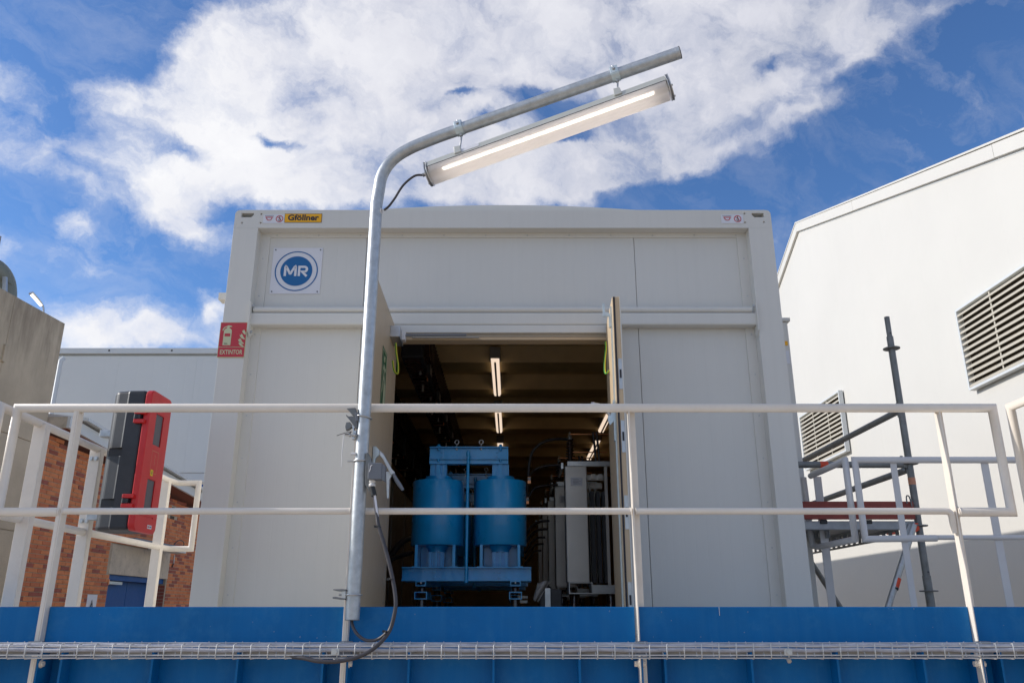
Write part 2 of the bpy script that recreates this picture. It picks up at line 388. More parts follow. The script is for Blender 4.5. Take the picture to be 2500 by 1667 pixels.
def concrete_stained():
    m = bpy.data.materials.new('stained_concrete'); m.use_nodes = True; w = NT(m.node_tree)
    geo = w.n('ShaderNodeNewGeometry').outputs['Position']
    n1 = w.n('ShaderNodeTexNoise', ins={'Vector': geo, 'Scale': 1.2, 'Detail': 9, 'Roughness': 0.65})
    base = w.mix(w.ramp(n1.outputs[0], [(0.3, 0.0), (0.7, 1.0)]), (0.42, 0.345, 0.25), (0.58, 0.48, 0.35))
    mp = w.n('ShaderNodeMapping', ins={'Vector': geo, 'Scale': (5.5, 5.5, 1.0)})
    n2 = w.n('ShaderNodeTexNoise', ins={'Vector': mp.outputs[0], 'Scale': 1.0, 'Detail': 7, 'Roughness': 0.7})
    z = w.n('ShaderNodeSeparateXYZ', ins={0: geo}).outputs[2]
    # rain stains run down from the coping, of uneven length
    top = w.n('ShaderNodeMapRange', ins={'Value': w.m('ADD', z, w.m('MULTIPLY', n2.outputs[0], 1.6)), 'From Min': 5.5, 'From Max': 6.55, 'To Min': 0.0, 'To Max': 1.0}).outputs[0]
    st = w.m('MULTIPLY', top, w.ramp(n2.outputs[0], [(0.35, 0.1), (0.6, 1.0)]))
    base = w.mix(w.m('MULTIPLY', st, 0.55), base, (0.16, 0.12, 0.085))
    mp3 = w.n('ShaderNodeMapping', ins={'Vector': geo, 'Scale': (7, 7, 0.35)})
    n3 = w.n('ShaderNodeTexNoise', ins={'Vector': mp3.outputs[0], 'Scale': 1.0, 'Detail': 3})
    base = w.mix(w.m('MULTIPLY', w.m('MULTIPLY', w.ramp(n3.outputs[0], [(0.60, 0.0), (0.68, 1.0)]), top), 0.5), base, (0.42, 0.38, 0.30))
    nb = w.n('ShaderNodeTexNoise', ins={'Vector': geo, 'Scale': 30, 'Detail': 8})
    bp = w.n('ShaderNodeBump', ins={'Height': nb.outputs[0], 'Strength': 0.3, 'Distance': 0.02})
    b = w.n('ShaderNodeBsdfPrincipled', ins={'Base Color': base, 'Roughness': 0.9, 'Normal': bp.outputs[0]})
    w.n('ShaderNodeOutputMaterial', ins={'Surface': b.outputs[0]}); return m
M['concrete'] = concrete_stained()
def diffuser_mat():
    m = bpy.data.materials.new('frosted_diffuser'); m.use_nodes = True; w = NT(m.node_tree)
    tr = w.n('ShaderNodeBsdfTransparent', ins={'Color': (0.97, 0.96, 0.95, 1)})
    tl = w.n('ShaderNodeBsdfTranslucent', ins={'Color': (0.85, 0.82, 0.80, 1)})
    df = w.n('ShaderNodeBsdfDiffuse', ins={'Color': (0.80, 0.76, 0.74, 1)})
    gl = w.n('ShaderNodeBsdfGlossy', ins={'Color': (1, 1, 1, 1), 'Roughness': 0.25})
    a = w.n('ShaderNodeMixShader', ins={0: 0.45, 1: tl.outputs[0], 2: df.outputs[0]})
    b = w.n('ShaderNodeMixShader', ins={0: 0.76, 1: tr.outputs[0], 2: a.outputs[0]})
    c = w.n('ShaderNodeMixShader', ins={0: 0.06, 1: b.outputs[0], 2: gl.outputs[0]})
    w.n('ShaderNodeOutputMaterial', ins={'Surface': c.outputs[0]}); return m
M['diffuser'] = diffuser_mat()
M['led'] = emit('led_strip_glow', (1.0, 0.90, 0.80), 3.9)
M['tube_glow'] = emit('batten_glow', (1.0, 0.78, 0.60), 0.55)
M['far_led'] = emit('far_led_glow', (1.0, 0.93, 0.85), 1.4)
M['fitting'] = material('light_fitting_grey', (0.42, 0.38, 0.33), 0.5)
M['lamp_alu'] = material('lamp_aluminium', (0.55, 0.55, 0.50), 0.4, metal=0.35, var=0.04, vscale=10)

# ------------------------------------------------------------------ ground
g = MB().box(-900, 900, -900, 900, -EYE - 0.4, -EYE).build('ground', M['ground']); g['kind'] = 'structure'

# ------------------------------------------------------------------ text and flat print
def text(s, mat, parent, c, size, right=(1, 0, 0), up=(0, 0, 1), sx=1.0, bold=0.0, name='lettering', shear=0.0, align='CENTER', lift=0.001):
    cu = bpy.data.curves.new(name, 'FONT'); cu.body = s; cu.size = size; cu.align_x = align; cu.align_y = 'CENTER'
    cu.offset = bold; cu.shear = shear; cu.resolution_u = 3; cu.extrude = 0.0004
    t = bpy.data.objects.new('tmp_text', cu); C.objects.link(t)
    dg = bpy.context.evaluated_depsgraph_get(); me = bpy.data.meshes.new_from_object(t.evaluated_get(dg))
    C.objects.unlink(t); bpy.data.objects.remove(t)
    r = Vector(right).normalized(); u = Vector(up).normalized(); n = r.cross(u)
    c = Vector(c) + n * lift + Vector((0, 0, EYE))
    org = wloc(parent) if parent else Vector((0, 0, 0))
    for v in me.vertices: v.co = c + r * v.co.x * sx + u * v.co.y + n * v.co.z - org
    me.materials.clear(); me.materials.append(mat)
    o = bpy.data.objects.new(name, me); C.objects.link(o); o.parent = parent
    return o
def flat(m, c, right, up, pts, lift=0.001, th=0.0008):
    """a flat printed shape standing a hair proud of its board"""
    r = Vector(right).normalized(); u = Vector(up).normalized(); n = r.cross(u); c = Vector(c)
    m.prism([c + r * x + u * y + n * lift for x, y in pts], n * th); return m
def ribbon(m, c, right, up, pts, wd, lift=0.0015, closed=False):
    """a flat printed stroke"""
    n_ = len(pts); P2 = [Vector((p[0], p[1])) for p in pts]; L = []; Rr = []
    for i in range(n_):
        a = P2[i - 1] if (i > 0 or closed) else None; b = P2[(i + 1) % n_] if (i < n_ - 1 or closed) else None
        d1 = (P2[i] - a).normalized() if a is not None else None; d2 = (b - P2[i]).normalized() if b is not None else None
        d1 = d1 or d2; d2 = d2 or d1
        t = (d1 + d2).normalized(); nn = Vector((-t.y, t.x)); k = wd / 2 / max(0.35, nn.dot(Vector((-d1.y, d1.x))))
        L.append(P2[i] + nn * k); Rr.append(P2[i] - nn * k)
    r = Vector(right).normalized(); u = Vector(up).normalized(); n = r.cross(u); c = Vector(c)
    f3 = lambda p: c + r * p.x + u * p.y + n * (lift + 0.0008)
    for i in range(n_ if closed else n_ - 1):
        j = (i + 1) % n_
        m.add([f3(L[i]), f3(L[j]), f3(Rr[j]), f3(Rr[i])], [(0, 1, 2, 3)])
    return m
def circ(r, n=48, cx=0, cy=0, a0=0, a1=360):
    return [(cx + r * math.cos(R(a0 + (a1 - a0) * i / n)), cy + r * math.sin(R(a0 + (a1 - a0) * i / n))) for i in range(n if a1 - a0 == 360 else n + 1)]

# ================================================================== the big container
D = 5.5; XL, XR = -2.076, 1.94; ZT = 2.857; FL = -0.15; YB = 17.6
IL, IR, IT = -1.894, 1.765, 2.709
YP = 5.60                                    # face of the wall panels
OL, OR_, OT = -0.152 * 5.5, 0.1235 * 5.5, 1.85          # door opening
cont = thing('equipment_container', 'big light grey steel container with open double door, blue equipment inside', 'container', (XL, D, FL))
f = MB(); f.box(XL, IL, D, D + 0.18, FL - 0.05, IT)
fl = f.build('corner_post', M['container'], cont, bev=0.0015)
f = MB(); f.box(IR, XR, D, D + 0.18, FL - 0.05, IT); f.build('corner_post', M['container'], cont, bev=0.0015)
# top beam with rounded ends and lifting pockets
def top_beam():
    m = MB(); r = 0.035; pts = [(XL, IT)]
    pts += [(XL + r - r * math.cos(R(a)), ZT - r + r * math.sin(R(a))) for a in (0, 18, 36, 54, 72, 90)]
    pts += [(XR - r + r * math.sin(R(a)), ZT - r + r * math.cos(R(a))) for a in (0, 18, 36, 54, 72, 90)]
    pts += [(XR, IT)]
    m.prism([(x, D, z) for x, z in pts], (0, 0.18, 0)); return m
tb = top_beam().build('top_beam', M['container'], cont)
# inner stepped flashing round the recess
f = MB()
f.box(IL, IL + 0.07, D + 0.09, YP + 0.02, FL, IT); f.box(IR - 0.07, IR, D + 0.09, YP + 0.02, FL, IT)
f.box(IL + 0.07, IR - 0.07, D + 0.09, YP + 0.02, IT - 0.036, IT)
f.build('flashing', M['container'], cont)
f = MB()
for i in range(12):
    x = IL + 0.12 + i * 0.315; f.cyl((x, D + 0.088, IT - 0.018), (x, D + 0.091, IT - 0.018), 0.006, 8)
for i in range(9):
    z = 0.1 + i * 0.3
    for x in (IL + 0.03, IR - 0.03): f.cyl((x, D + 0.088, z), (x, D + 0.091, z), 0.006, 8)
f.build('flashing_screws', M['steel'], cont, kind='stuff')
# wall panels with narrow joints
JL, JR = -1.095, 0.92
def panel(x0, x1, z0, z1): MB().box(x0, x1, YP, YP + 0.06, z0, z1).build('panel', M['panel'], cont, bev=0.002, bseg=1)
ZM0, ZM1 = 1.946, 2.10
G = 0.0016
panel(IL + 0.03, JL - G, ZM0 + 0.06, IT - 0.03); panel(JL + G, JR - G, ZM0 + 0.06, IT - 0.03); panel(JR + G, IR - 0.03, ZM0 + 0.06, IT - 0.03)
panel(IL + 0.03, JL - G, FL, ZM0 + 0.055); panel(JR + G, IR - 0.03, FL, ZM0 + 0.055)
panel(JL + G, OL - 0.05, FL, ZM0 + 0.055); panel(OR_ + 0.05, JR - G, FL, ZM0 + 0.055)
MB().box(OL - 0.05 + G, OR_ + 0.05 - G, YP, YP + 0.06, 1.948, ZM0 + 0.055).build('panel', M['panel'], cont)
f = MB(); f.box(IL + 0.02, OL - 0.05, YP + 0.062, YP + 0.07, FL, IT); f.box(OR_ + 0.05, IR - 0.02, YP + 0.062, YP + 0.07, FL, IT); f.box(OL - 0.05, OR_ + 0.05, YP + 0.062, YP + 0.07, 1.95, IT)
f.build('panel_backing', M['container'], cont)
# cross rail: round bar above a flat box beam, end plates
MB().cyl((-1.872, D + 0.035, 2.070), (1.735, D + 0.035, 2.070), 0.0225, 20).build('round_bar', M['container'], cont)
MB().box(-1.905, 1.765, D + 0.01, YP - 0.002, 1.948, 2.042).build('cross_beam', M['container'], cont, bev=0.012, bseg=3)
for x in (-1.888, 1.757):
    m = MB().prism([(x, D - 0.02, 2.115), (x, YP, 2.115), (x, YP, 1.90), (x, D + 0.03, 1.86), (x, D - 0.02, 1.90)], (0.008, 0, 0)); m.build('end_plate', M['container'], cont)
    m = MB(); hexbolt(m, (x + 0.012, D + 0.03, 1.90), (0, -1, 0), 0.009, 0.008); hexbolt(m, (x + (0.012 if x < 0 else -0.008), D + 0.012, 2.09), (0, -1, 0), 0.008, 0.008)
    m.build('bolt', M['steel'], cont, kind='stuff')
# pockets and bolt holes in the corners are cut into the beam
def cut(o, cutter):
    c = cutter.build('cutter', M['container'], o.parent)
    md = o.modifiers.new('b', 'BOOLEAN'); md.object = c; md.operation = 'DIFFERENCE'; md.solver = 'EXACT'
    dg = bpy.context.evaluated_depsgraph_get(); me = bpy.data.meshes.new_from_object(o.evaluated_get(dg))
    o.modifiers.clear(); o.data = me; C.objects.unlink(c); bpy.data.objects.remove(c)
cm = MB()
def pocket(x0, x1, z0, z1, flip):
    r = (z1 - z0) * 0.5; y = D - 0.03
    p = [(x0, y, z0), (x1 - r, y, z0), (x1, y, z0 + r), (x1, y, z1), (x0, y, z1)]
    if flip: p = [(x0 + x1 - q[0], q[1], q[2]) for q in p][::-1]
    cm.prism(p, (0, 0.10, 0))
pocket(-2.029, -1.936, 2.797, 2.832, False); pocket(1.798, 1.888, 2.797, 2.832, True)
for (px, py) in ((590.5, 544), (638, 522.5), (636, 544), (1817.5, 521.5), (1819, 543), (1865, 542)):
    q = P(px, py, D); cm.tube([(q.x, D - 0.02, q.z), (q.x, D + 0.05, q.z)], 0.0085, 12)
cut(tb, cm)
# roof: flat sides with a low arched sheet above, long side walls, floor, ceiling and end wall of the box
m = MB(); n = 24; prof = []
for i in range(n + 1):
    t = i / n; x = XL + 0.03 + (XR - XL - 0.06) * t
    prof.append((x, D + 0.20, ZT - 0.03 + 0.176 * math.sin(math.pi * t) ** 0.7))
m.prism([(XR - 0.03, D + 0.20, ZT - 0.12)] + [(XL + 0.03, D + 0.20, ZT - 0.12)] + prof, (0, YB - D - 0.3, 0))
m.build('roof', M['container'], cont)
for x0, x1 in ((XL + 0.01, XL + 0.07), (XR - 0.07, XR - 0.01)):
    MB().box(x0, x1, D + 0.182, YB, FL, ZT - 0.125).build('side_wall', M['panel'], cont)
for x0, x1 in ((XL + 0.072, XL + 0.08), (XR - 0.08, XR - 0.072)):
    MB().box(x0, x1, YP + 0.08, YB - 0.06, FL, 2.60).build('inner_lining', M['interior'], cont)
MB().box(XL + 0.07, XR - 0.07, YB - 0.05, YB, FL, ZT - 0.125).build('end_wall', M['interior'], cont)
MB().box(XL + 0.08, XR - 0.08, D + 0.02, YB - 0.05, FL - 0.05, FL).build('floor', M['interior_dark'], cont)
MB().box(XL + 0.082, XR - 0.082, YP + 0.08, YB - 0.06, 2.56, 2.60).build('ceiling', M['interior'], cont)
for i in range(11):
    y = 5.75 + i * 1.06
    if y < YB - 0.7:
        m = MB(); m.prism([(XL + 0.085, y, 2.558), (XL + 0.085, y + 0.07, 2.40), (XL + 0.085, y + 0.42, 2.40), (XL + 0.085, y + 0.49, 2.558)], (XR - XL - 0.17, 0, 0)); m.build('ceiling_rib', M['interior'], cont)
# door frame
f = MB(); f.box(OL - 0.05, OR_ + 0.05, D + 0.01, YP + 0.06, 1.887, 1.946); f.build('door_header', M['container'], cont, bev=0.004)
f = MB(); f.box(OL - 0.05, OR_ + 0.05, D + 0.045, YP + 0.05, 1.868, 1.8865); f.build('header_gasket', M['fitting'], cont)
f = MB(); f.box(OL - 0.045, OR_ + 0.045, D + 0.05, YP + 0.055, OT - 0.003, 1.8675); f.build('header_soffit', M['tan'], cont)
for x0 in (OL - 0.05, OR_ + 0.005):
    MB().box(x0, x0 + 0.045, D + 0.01, YP + 0.06, FL, 1.886).build('door_jamb', M['tan'], cont)

# ---------------------------------------------------------------- the two open leaves
def leaf(name, hx, hy, nx, ny, side, zt=1.943):
    """hx, hy: hinge edge of the inner face, nx, ny: free edge; side: +1 when the thickness lies on the outside to the right"""
    th = 0.052
    d = Vector((nx - hx, ny - hy, 0)).normalized(); o = Vector((side * abs(d.y), -side * d.x * (1 if d.y < 0 else -1), 0)); o = Vector((-d.y, d.x, 0)) * (1 if (-d.y) * side > 0 else -1)
    a = Vector((hx, hy, FL + 0.02)); b = Vector((nx, ny, FL + 0.02)); H = Vector((0, 0, zt - FL - 0.02))
    m = MB(); m.prism([a, b, b + o * th, a + o * th], H)
    lf = m.build(name, M['tan'], cont, bev=0.003)
    # outer skin is the grey of the container, and a black seal runs round the free edge
    m = MB(); m.prism([a + o * (th + 0.0005), b + o * (th + 0.0005) - d * 0.004, b + o * (th + 0.003) - d * 0.004, a + o * (th + 0.003)], H); m.build('outer_skin', M['container'], lf)
    e = 0.0015
    m = MB(); m.prism([b + o * 0.006 + d * e, b + o * 0.006 + d * 0.008, b + o * 0.017 + d * 0.008, b + o * 0.017 + d * e], H * 0.998); m.build('door_seal', M['gasket_hole_shade'], lf)
    m = MB(); m.prism([b + o * (th - 0.006) + d * e, b + o * (th - 0.006) + d * 0.012, b + o * th + d * 0.012, b + o * th + d * e], H * 0.998); m.build('edge_strip', M['container'], lf)
    return lf, a, b, d, o, H
# left leaf (inner tan face towards the opening)
LL = leaf('door', OL - 0.004, D, -0.1484 * D - 0.01, 0.848 * D, -1)
lf, a, b, d, o, H = LL
# closer with its arm
inx = -o                                      # direction off the inner face
cl = P(970, 800, D - 0.12)
m = MB(); c0 = Vector((a.x, D - 0.11, 1.82)) + inx * 0.035
m.obox(c0, inx * 0.034, d * 0.11, Vector((0, 0, 0.040))); m.build('door_closer', M['steel'], lf, bev=0.004)
m = MB(); m.obox(c0 - d * 0.03 + Vector((0.047, 0, 0.005)), (0.012, 0, 0), d * 0.03, (0, 0, 0.03)); m.build('closer_cap', M['white_plastic'], lf)
p1 = c0 + Vector((0.045, 0.02, 0.012)); p2 = Vector((c0.x + 0.48, D - 0.015, 1.862))
m = MB(); m.tube([p1, p1 + Vector((0.02, 0, 0.004)), p2], 0.008, 8); m.build('closer_arm', M['grey_plastic'], lf)
m = MB(); m.box(OL + 0.12, OL + 0.60, D + 0.030, D + 0.044, 1.856, 1.864); m.build('closer_rail', M['fitting'], cont)
# emergency exit picture on the inner face
sc = Vector((a.x - 0.0, 0, 0)) + (b - a) * 0.0
mid = a + (b - a) * 0.50; mid.z = 1.42
rt = -d; upv = Vector((0, 0, 1))
def on_leaf(m, pts, lift): return flat(m, mid - inx * 0.0, rt if (rt.cross(upv)).dot(inx) > 0 else -rt, upv, pts, lift)
m = MB(); on_leaf(m, [(-0.10, -0.20), (0.10, -0.20), (0.10, 0.20), (-0.10, 0.20)], 0.002); es = m.build('exit_sticker', M['sign_green'], lf)
m = MB()
RT = rt if (rt.cross(upv)).dot(inx) > 0 else -rt
for (x0, x1, z0, z1) in ((-0.088, 0.088, 0.180, 0.188), (-0.088, 0.088, -0.188, -0.180), (-0.088, -0.082, -0.18, 0.18), (0.082, 0.088, -0.18, 0.18)):
    flat(m, mid, RT, upv, [(x0, z0), (x1, z0), (x1, z1), (x0, z1)], 0.0032)
flat(m, mid, RT, upv, [(0.0, -0.17), (0.07, -0.17), (0.07, -0.02), (0.0, -0.02)], 0.0032)
flat(m, mid, RT, upv, circ(0.022, 20, -0.005, 0.135), 0.0032)
ribbon(m, mid, RT, upv, [(-0.06, 0.05), (-0.02, 0.09), (0.03, 0.06), (0.06, 0.09)], 0.018, 0.0036)
ribbon(m, mid, RT, upv, [(-0.01, 0.09), (-0.02, 0.02), (0.03, -0.01), (0.02, -0.07)], 0.024, 0.0038)
ribbon(m, mid, RT, upv, [(-0.02, 0.02), (-0.05, -0.04), (-0.07, -0.10)], 0.022, 0.0040)
m.build('exit_figure', M['sign_cream'], es)
# lever of the panic latch
def lever(lf_, base, inx_, dd, s=1.0):
    m = MB(); m.prism([base + inx_ * 0.006 + dd * x + Vector((0, 0, z)) for x, z in ((-0.03, -0.13), (0.03, -0.13), (0.03, 0.13), (-0.03, 0.13))], inx_ * 0.008)
    hp = m.build('latch_plate', M['zinc'], lf_, bev=0.002)
    m = MB(); pts = [base + inx_ * u + dd * w_ + Vector((0, 0, z)) for u, w_, z in ((0.02, 0.0, 0.0), (0.06, 0.0, 0.035), (0.10, 0.005, 0.03), (0.14, 0.008, -0.03), (0.19, 0.01, -0.11))]
    m.tube(catmull(pts, 6), 0.011 * s, 10); m.build('lever', M['steel'], lf_)
    return hp
# left one: crank hub, arm and dark grip as in the photograph
Yl = 4.78
def L2(px, py, Y=Yl): return P(px, py, Y)
m = MB(); h = L2(917, 1108); m.prism([L2(px, py) for px, py in ((910, 1089), (918, 1089), (926, 1098), (926, 1110), (917, 1118), (914, 1133), (909, 1133))], (0, 0.02, 0)); m.build('crank_hub', M['zinc'], lf, bev=0.003)
m = MB(); m.prism([L2(px, py, Yl - 0.004) for px, py in ((927, 1099), (936, 1107), (948, 1128), (957, 1145), (964, 1152), (962, 1160), (953, 1158), (945, 1142), (934, 1120), (925, 1110))], (0, 0.018, 0)); m.build('crank_arm', M['steel'], lf, bev=0.003)
m = MB(); m.tube([L2(960, 1156), L2(968, 1172), L2(976, 1184), L2(984, 1196)], [0.009, 0.013, 0.013, 0.009], 10); m.build('grip', M['grey_plastic'], lf)
m = MB(); m.prism([L2(px, py, Yl + 0.02) for px, py in ((942, 1150), (953, 1150), (957, 1160), (951, 1170), (949, 1216), (944, 1216))], (0, 0.012, 0)); m.build('crank_bracket', M['steel'], lf, bev=0.002)
# right leaf
RL = leaf('door', OR_ - 0.006, D, 0.1185 * D, 0.8997 * D, 1)
lf, a, b, d, o, H = RL; inx = -o
m = MB()                                       # flush bolt rail up the free edge
e0 = b - d * 0.07 + inx * 0.004
m.obox(Vector((e0.x, e0.y, 0.90)), inx * 0.005, d * 0.012, Vector((0, 0, 1.0))); m.build('bolt_rail', M['zinc'], lf)
m = MB(); hb = Vector((e0.x, e0.y, 1.80)); m.obox(hb + inx * 0.008, inx * 0.008, d * 0.016, Vector((0, 0, 0.045)))
m.prism([hb + inx * u + Vector((0, 0, z)) for u, z in ((0.012, 0.03), (0.055, 0.03), (0.055, 0.12), (0.042, 0.12), (0.040, 0.06), (0.012, 0.055))], d * 0.012); m.build('top_bolt', M['zinc'], lf)
m = MB(); b0 = Vector((e0.x, e0.y, 1.135)); m.obox(b0 + inx * 0.008, inx * 0.004, d * 0.02, Vector((0, 0, 0.13)))
m.prism([b0 + inx * u + Vector((0, 0, z)) for u, z in ((0.008, 0.0), (0.035, -0.03), (0.048, 0.0), (0.045, 0.03), (0.03, 0.03), (0.025, 0.05), (0.008, 0.05))], d * 0.01)
m.build('latch_plate', M['zinc'], lf)
m = MB(); m.tube(catmull([b0 + inx * u + Vector((0, 0, z)) for u, z in ((0.03, 0.025), (0.05, 0.06), (0.085, 0.095), (0.125, 0.108), (0.15, 0.108))], 5), [0.010] * 16 + [0.013] * 5, 10); m.build('lever', M['steel'], lf)
for z in (1.42, 1.02, 0.56, 0.06):                 # strike plates on the narrow edge
    m = MB(); c = b + o * 0.034 + d * 0.003; c.z = z; m.obox(c, o * 0.012, d * 0.002, Vector((0, 0, 0.10))); sp = m.build('strike_plate', M['steel'], lf, bev=0.001)
    m = MB(); m.obox(c + d * 0.003, o * 0.006, d * 0.001, Vector((0, 0, 0.028))); m.build('strike_slot_shade', M['gasket_hole_shade'], sp)  # black block on the plate paints the shade of a slot
# earth straps, green and yellow, from frame to leaf
def strap(pts, parent):
    pts = catmull(pts, 8)
    s = MB().tube(pts, 0.0052, 8).build('earth_strap', M['cable_green'], parent)
    MB().tube([p + Vector((0.0045, -0.0035, 0)) for p in pts], 0.0040, 8).build('yellow_stripe', M['cable_yellow'], s)
strap([P(966, 838, 5.30), P(967, 860, 5.26), P(971, 890, 5.24), P(970, 912, 5.24), P(962, 905, 5.24), P(958, 880, 5.22)], cont)
strap([P(1478, 834, 5.42), P(1479, 850, 5.40), P(1476, 880, 5.38), P(1476, 906, 5.36), P(1480, 912, 5.34), P(1486, 904, 5.32)], cont)
# stickers in the top corners
def sticker_pair(cx):
    q = Vector((cx, D - 0.001, 2.782))
    r_, u_ = (1, 0, 0), (0, 0, 1)
    m = MB(); flat(m, q, r_, u_, [(-0.083, -0.036), (0.083, -0.036), (0.083, 0.036), (-0.083, 0.036)], 0.001); s = m.build('lifting_sticker', M['sign_white'], cont)
    m = MB(); ribbon(m, q, r_, u_, [(-0.066, 0.013), (-0.008, 0.013)], 0.007, 0.0025)
    ribbon(m, q, r_, u_, circ(0.020, 20, -0.037, 0.008, 180, 360), 0.006, 0.0028)
    ribbon(m, q, r_, u_, circ(0.025, 32, 0.040, 0.0), 0.0055, 0.0025, closed=True)
    ribbon(m, q, r_, u_, [(0.023, 0.018), (0.057, -0.018)], 0.004, 0.0034)
    m.build('red_symbols', M['sign_red'], s)
    m = MB(); ribbon(m, q, r_, u_, [(0.041, 0.020), (0.041, 0.002)], 0.006, 0.003)
    ribbon(m, q, r_, u_, circ(0.008, 14, 0.040, -0.007, 90, -170), 0.0055, 0.0030); m.build('hook_symbol', M['ink'], s)
    m = MB()                                   # the print is too small to read: short dashes
    for k in range(9): flat(m, q + Vector((-0.037, 0, 0.026)), r_, u_, [(-0.034 + k * 0.0075, -0.002), (-0.0285 + k * 0.0075, -0.002), (-0.0285 + k * 0.0075, 0.002), (-0.034 + k * 0.0075, 0.002)], 0.0022)
    m.build('small_print', M['grey_plastic'], s)
sticker_pair(P(670, 532, D).x); sticker_pair(P(1787, 530.5, D).x)
q = P(740.5, 533, D); q.y = D - 0.001
m = MB(); flat(m, q, (1, 0, 0), (0, 0, 1), [(-0.140, -0.037), (0.140, -0.037), (0.140, 0.037), (-0.140, 0.037)], 0.001); s = m.build('maker_sticker_edge', M['ink'], cont)
m = MB(); flat(m, q, (1, 0, 0), (0, 0, 1), [(-0.137, -0.034), (0.137, -0.034), (0.137, 0.034), (-0.137, 0.034)], 0.002); m.build('maker_sticker', M['sign_yellow'], s)
text('Gf\u00f6llner', M['ink'], s, q + Vector((0, 0, 0.001)), 0.066, sx=1.04, bold=0.0022, lift=0.0032)
# small grey boxes on the long sides
b1 = P(545, 729, 5.95); m = MB().box(b1.x - 0.02, XL + 0.012, 5.90, 6.0, b1.z - 0.025, b1.z + 0.03); m.build('side_bracket', M['container'], cont)
u0 = P(1927, 777, 6.30)
m = MB().box(XR - 0.008, u0.x - 0.02, 6.30, 6.80, FL, u0.z - 0.03); sd = m.build('side_duct', M['container'], cont, bev=0.006)
m = MB().box(XR - 0.008, u0.x, 6.28, 6.82, u0.z - 0.03, u0.z); m.build('duct_cap', M['container'], sd, bev=0.004)
q = P(1920, 838, 6.30)
MB().box(q.x - 0.015, q.x + 0.01, 6.296, 6.2995, q.z - 0.018, q.z + 0.018).build('yellow_label', M['sign_yellow'], sd)
q = P(1924, 872, 6.30)
MB().box(q.x - 0.015, q.x + 0.012, 6.296, 6.2995, q.z - 0.055, q.z + 0.055).build('white_label', M['sign_white'], sd)

# ---------------------------------------------------------------- signs on the container
q = P(726, 661, YP)                              # MR board
q = Vector(((xy(669, 607, YP) + xy(789, 607, YP)) / 2, YP - 0.006, (zy(607, YP) + zy(717, YP)) / 2))
mr = thing('logo_sign', 'square white sign with the blue MR roundel on the upper left of the container', 'sign', q)
hw = 0.186
m = MB().box(q.x - hw, q.x + hw, YP - 0.006, YP - 0.0005, q.z - hw, q.z + hw); m.build('board', M['sign_white'], mr, bev=0.001, bseg=1)
qq = Vector((q.x, YP - 0.006, q.z - 0.004)); r_, u_ = (1, 0, 0), (0, 0, 1)
m = MB(); ribbon(m, qq, r_, u_, circ(0.156, 72), 0.0085, 0.001, closed=True); m.build('outer_ring', M['sign_blue'], mr)
m = MB(); flat(m, qq, r_, u_, circ(0.119, 72), 0.001); m.build('disc', M['sign_blue'], mr)
m = MB(); w_ = 0.0175; K_ = lambda l: [(x * 0.825, y * 0.825) for x, y in l]
ribbon(m, qq, r_, u_, K_([(-0.100, -0.050), (-0.100, 0.036), (-0.0965, 0.044), (-0.089, 0.038), (-0.056, -0.025), (-0.050, -0.025), (-0.017, 0.038), (-0.010, 0.044), (-0.006, 0.036), (-0.006, -0.050)]), w_, 0.0025)
ribbon(m, qq, r_, u_, K_([(0.026, -0.050), (0.026, 0.036)]), w_, 0.0025)
ribbon(m, qq, r_, u_, K_([(0.0156, 0.040), (0.072, 0.040)] + circ(0.0235, 10, 0.072, 0.0165, 88, -90) + [(0.054, -0.007), (0.097, -0.052)]), w_, 0.0027)
m.build('letters', M['sign_white'], mr)
m = MB()
for sx_ in (-1, 1):
    for sz in (-1, 1): m.cyl((q.x + sx_ * 0.168, YP - 0.006, q.z + sz * 0.168), (q.x + sx_ * 0.168, YP - 0.010, q.z + sz * 0.168), 0.0055, 10)
m.build('screw_heads', M['grey_plastic'], mr)

ex = thing('extinguisher_sign', 'red EXTINTOR sign with cream extinguisher and flames on the container corner', 'sign', (-1.985, D - 0.002, 1.83))
ey = D - 0.006; xa, xb, za, zb = -2.085, -1.891, 1.697, 1.961; cx = (xa + xb) / 2; cz = (za + zb) / 2; c = Vector((cx, ey, cz))
hw, hh = (xb - xa) / 2, (zb - za) / 2
MB().box(xa, xb, ey, D - 0.001, za, zb).build('board', M['sign_cream'], ex)
m = MB(); zl = -hh + 0.077
flat(m, c, r_, u_, [(-hw + 0.004, zl + 0.002), (hw - 0.004, zl + 0.002), (hw - 0.004, hh - 0.004), (-hw + 0.004, hh - 0.004)], 0.001)
flat(m, c, r_, u_, [(-hw + 0.004, -hh + 0.004), (hw - 0.004, -hh + 0.004), (hw - 0.004, zl - 0.002), (-hw + 0.004, zl - 0.002)], 0.001)
m.build('red_field', M['sign_red'], ex)
text('EXTINTOR', M['sign_cream'], ex, c + Vector((0, 0, -hh + 0.038)), 0.046, sx=0.71, bold=0.0008, lift=0.0025)
m = MB(); k = 0.0011                              # extinguisher outline
def E(x, z): return (-0.038 + x * 0.001, -0.012 + z * 0.001)
flat(m, c, r_, u_, [E(-28, -30), E(28, -30)] + [E(28, 72), E(26, 84), E(18, 94), E(9, 98), E(9, 106), E(26, 108), E(26, 113), E(14, 118), E(-6, 119), E(-10, 106), E(-9, 98), E(-18, 94), E(-26, 84), E(-28, 72)], 0.0025)
ribbon(m, c, r_, u_, [E(-10, 110), E(-24, 104), E(-34, 90), E(-36, 78)], 0.007, 0.0028)
m.build('extinguisher_figure', M['sign_cream'], ex)
m = MB(); flat(m, c, r_, u_, [E(-20, 36), E(20, 36), E(20, 58), E(-20, 58)], 0.0036); m.build('figure_label', M['sign_red'], ex)
m = MB()
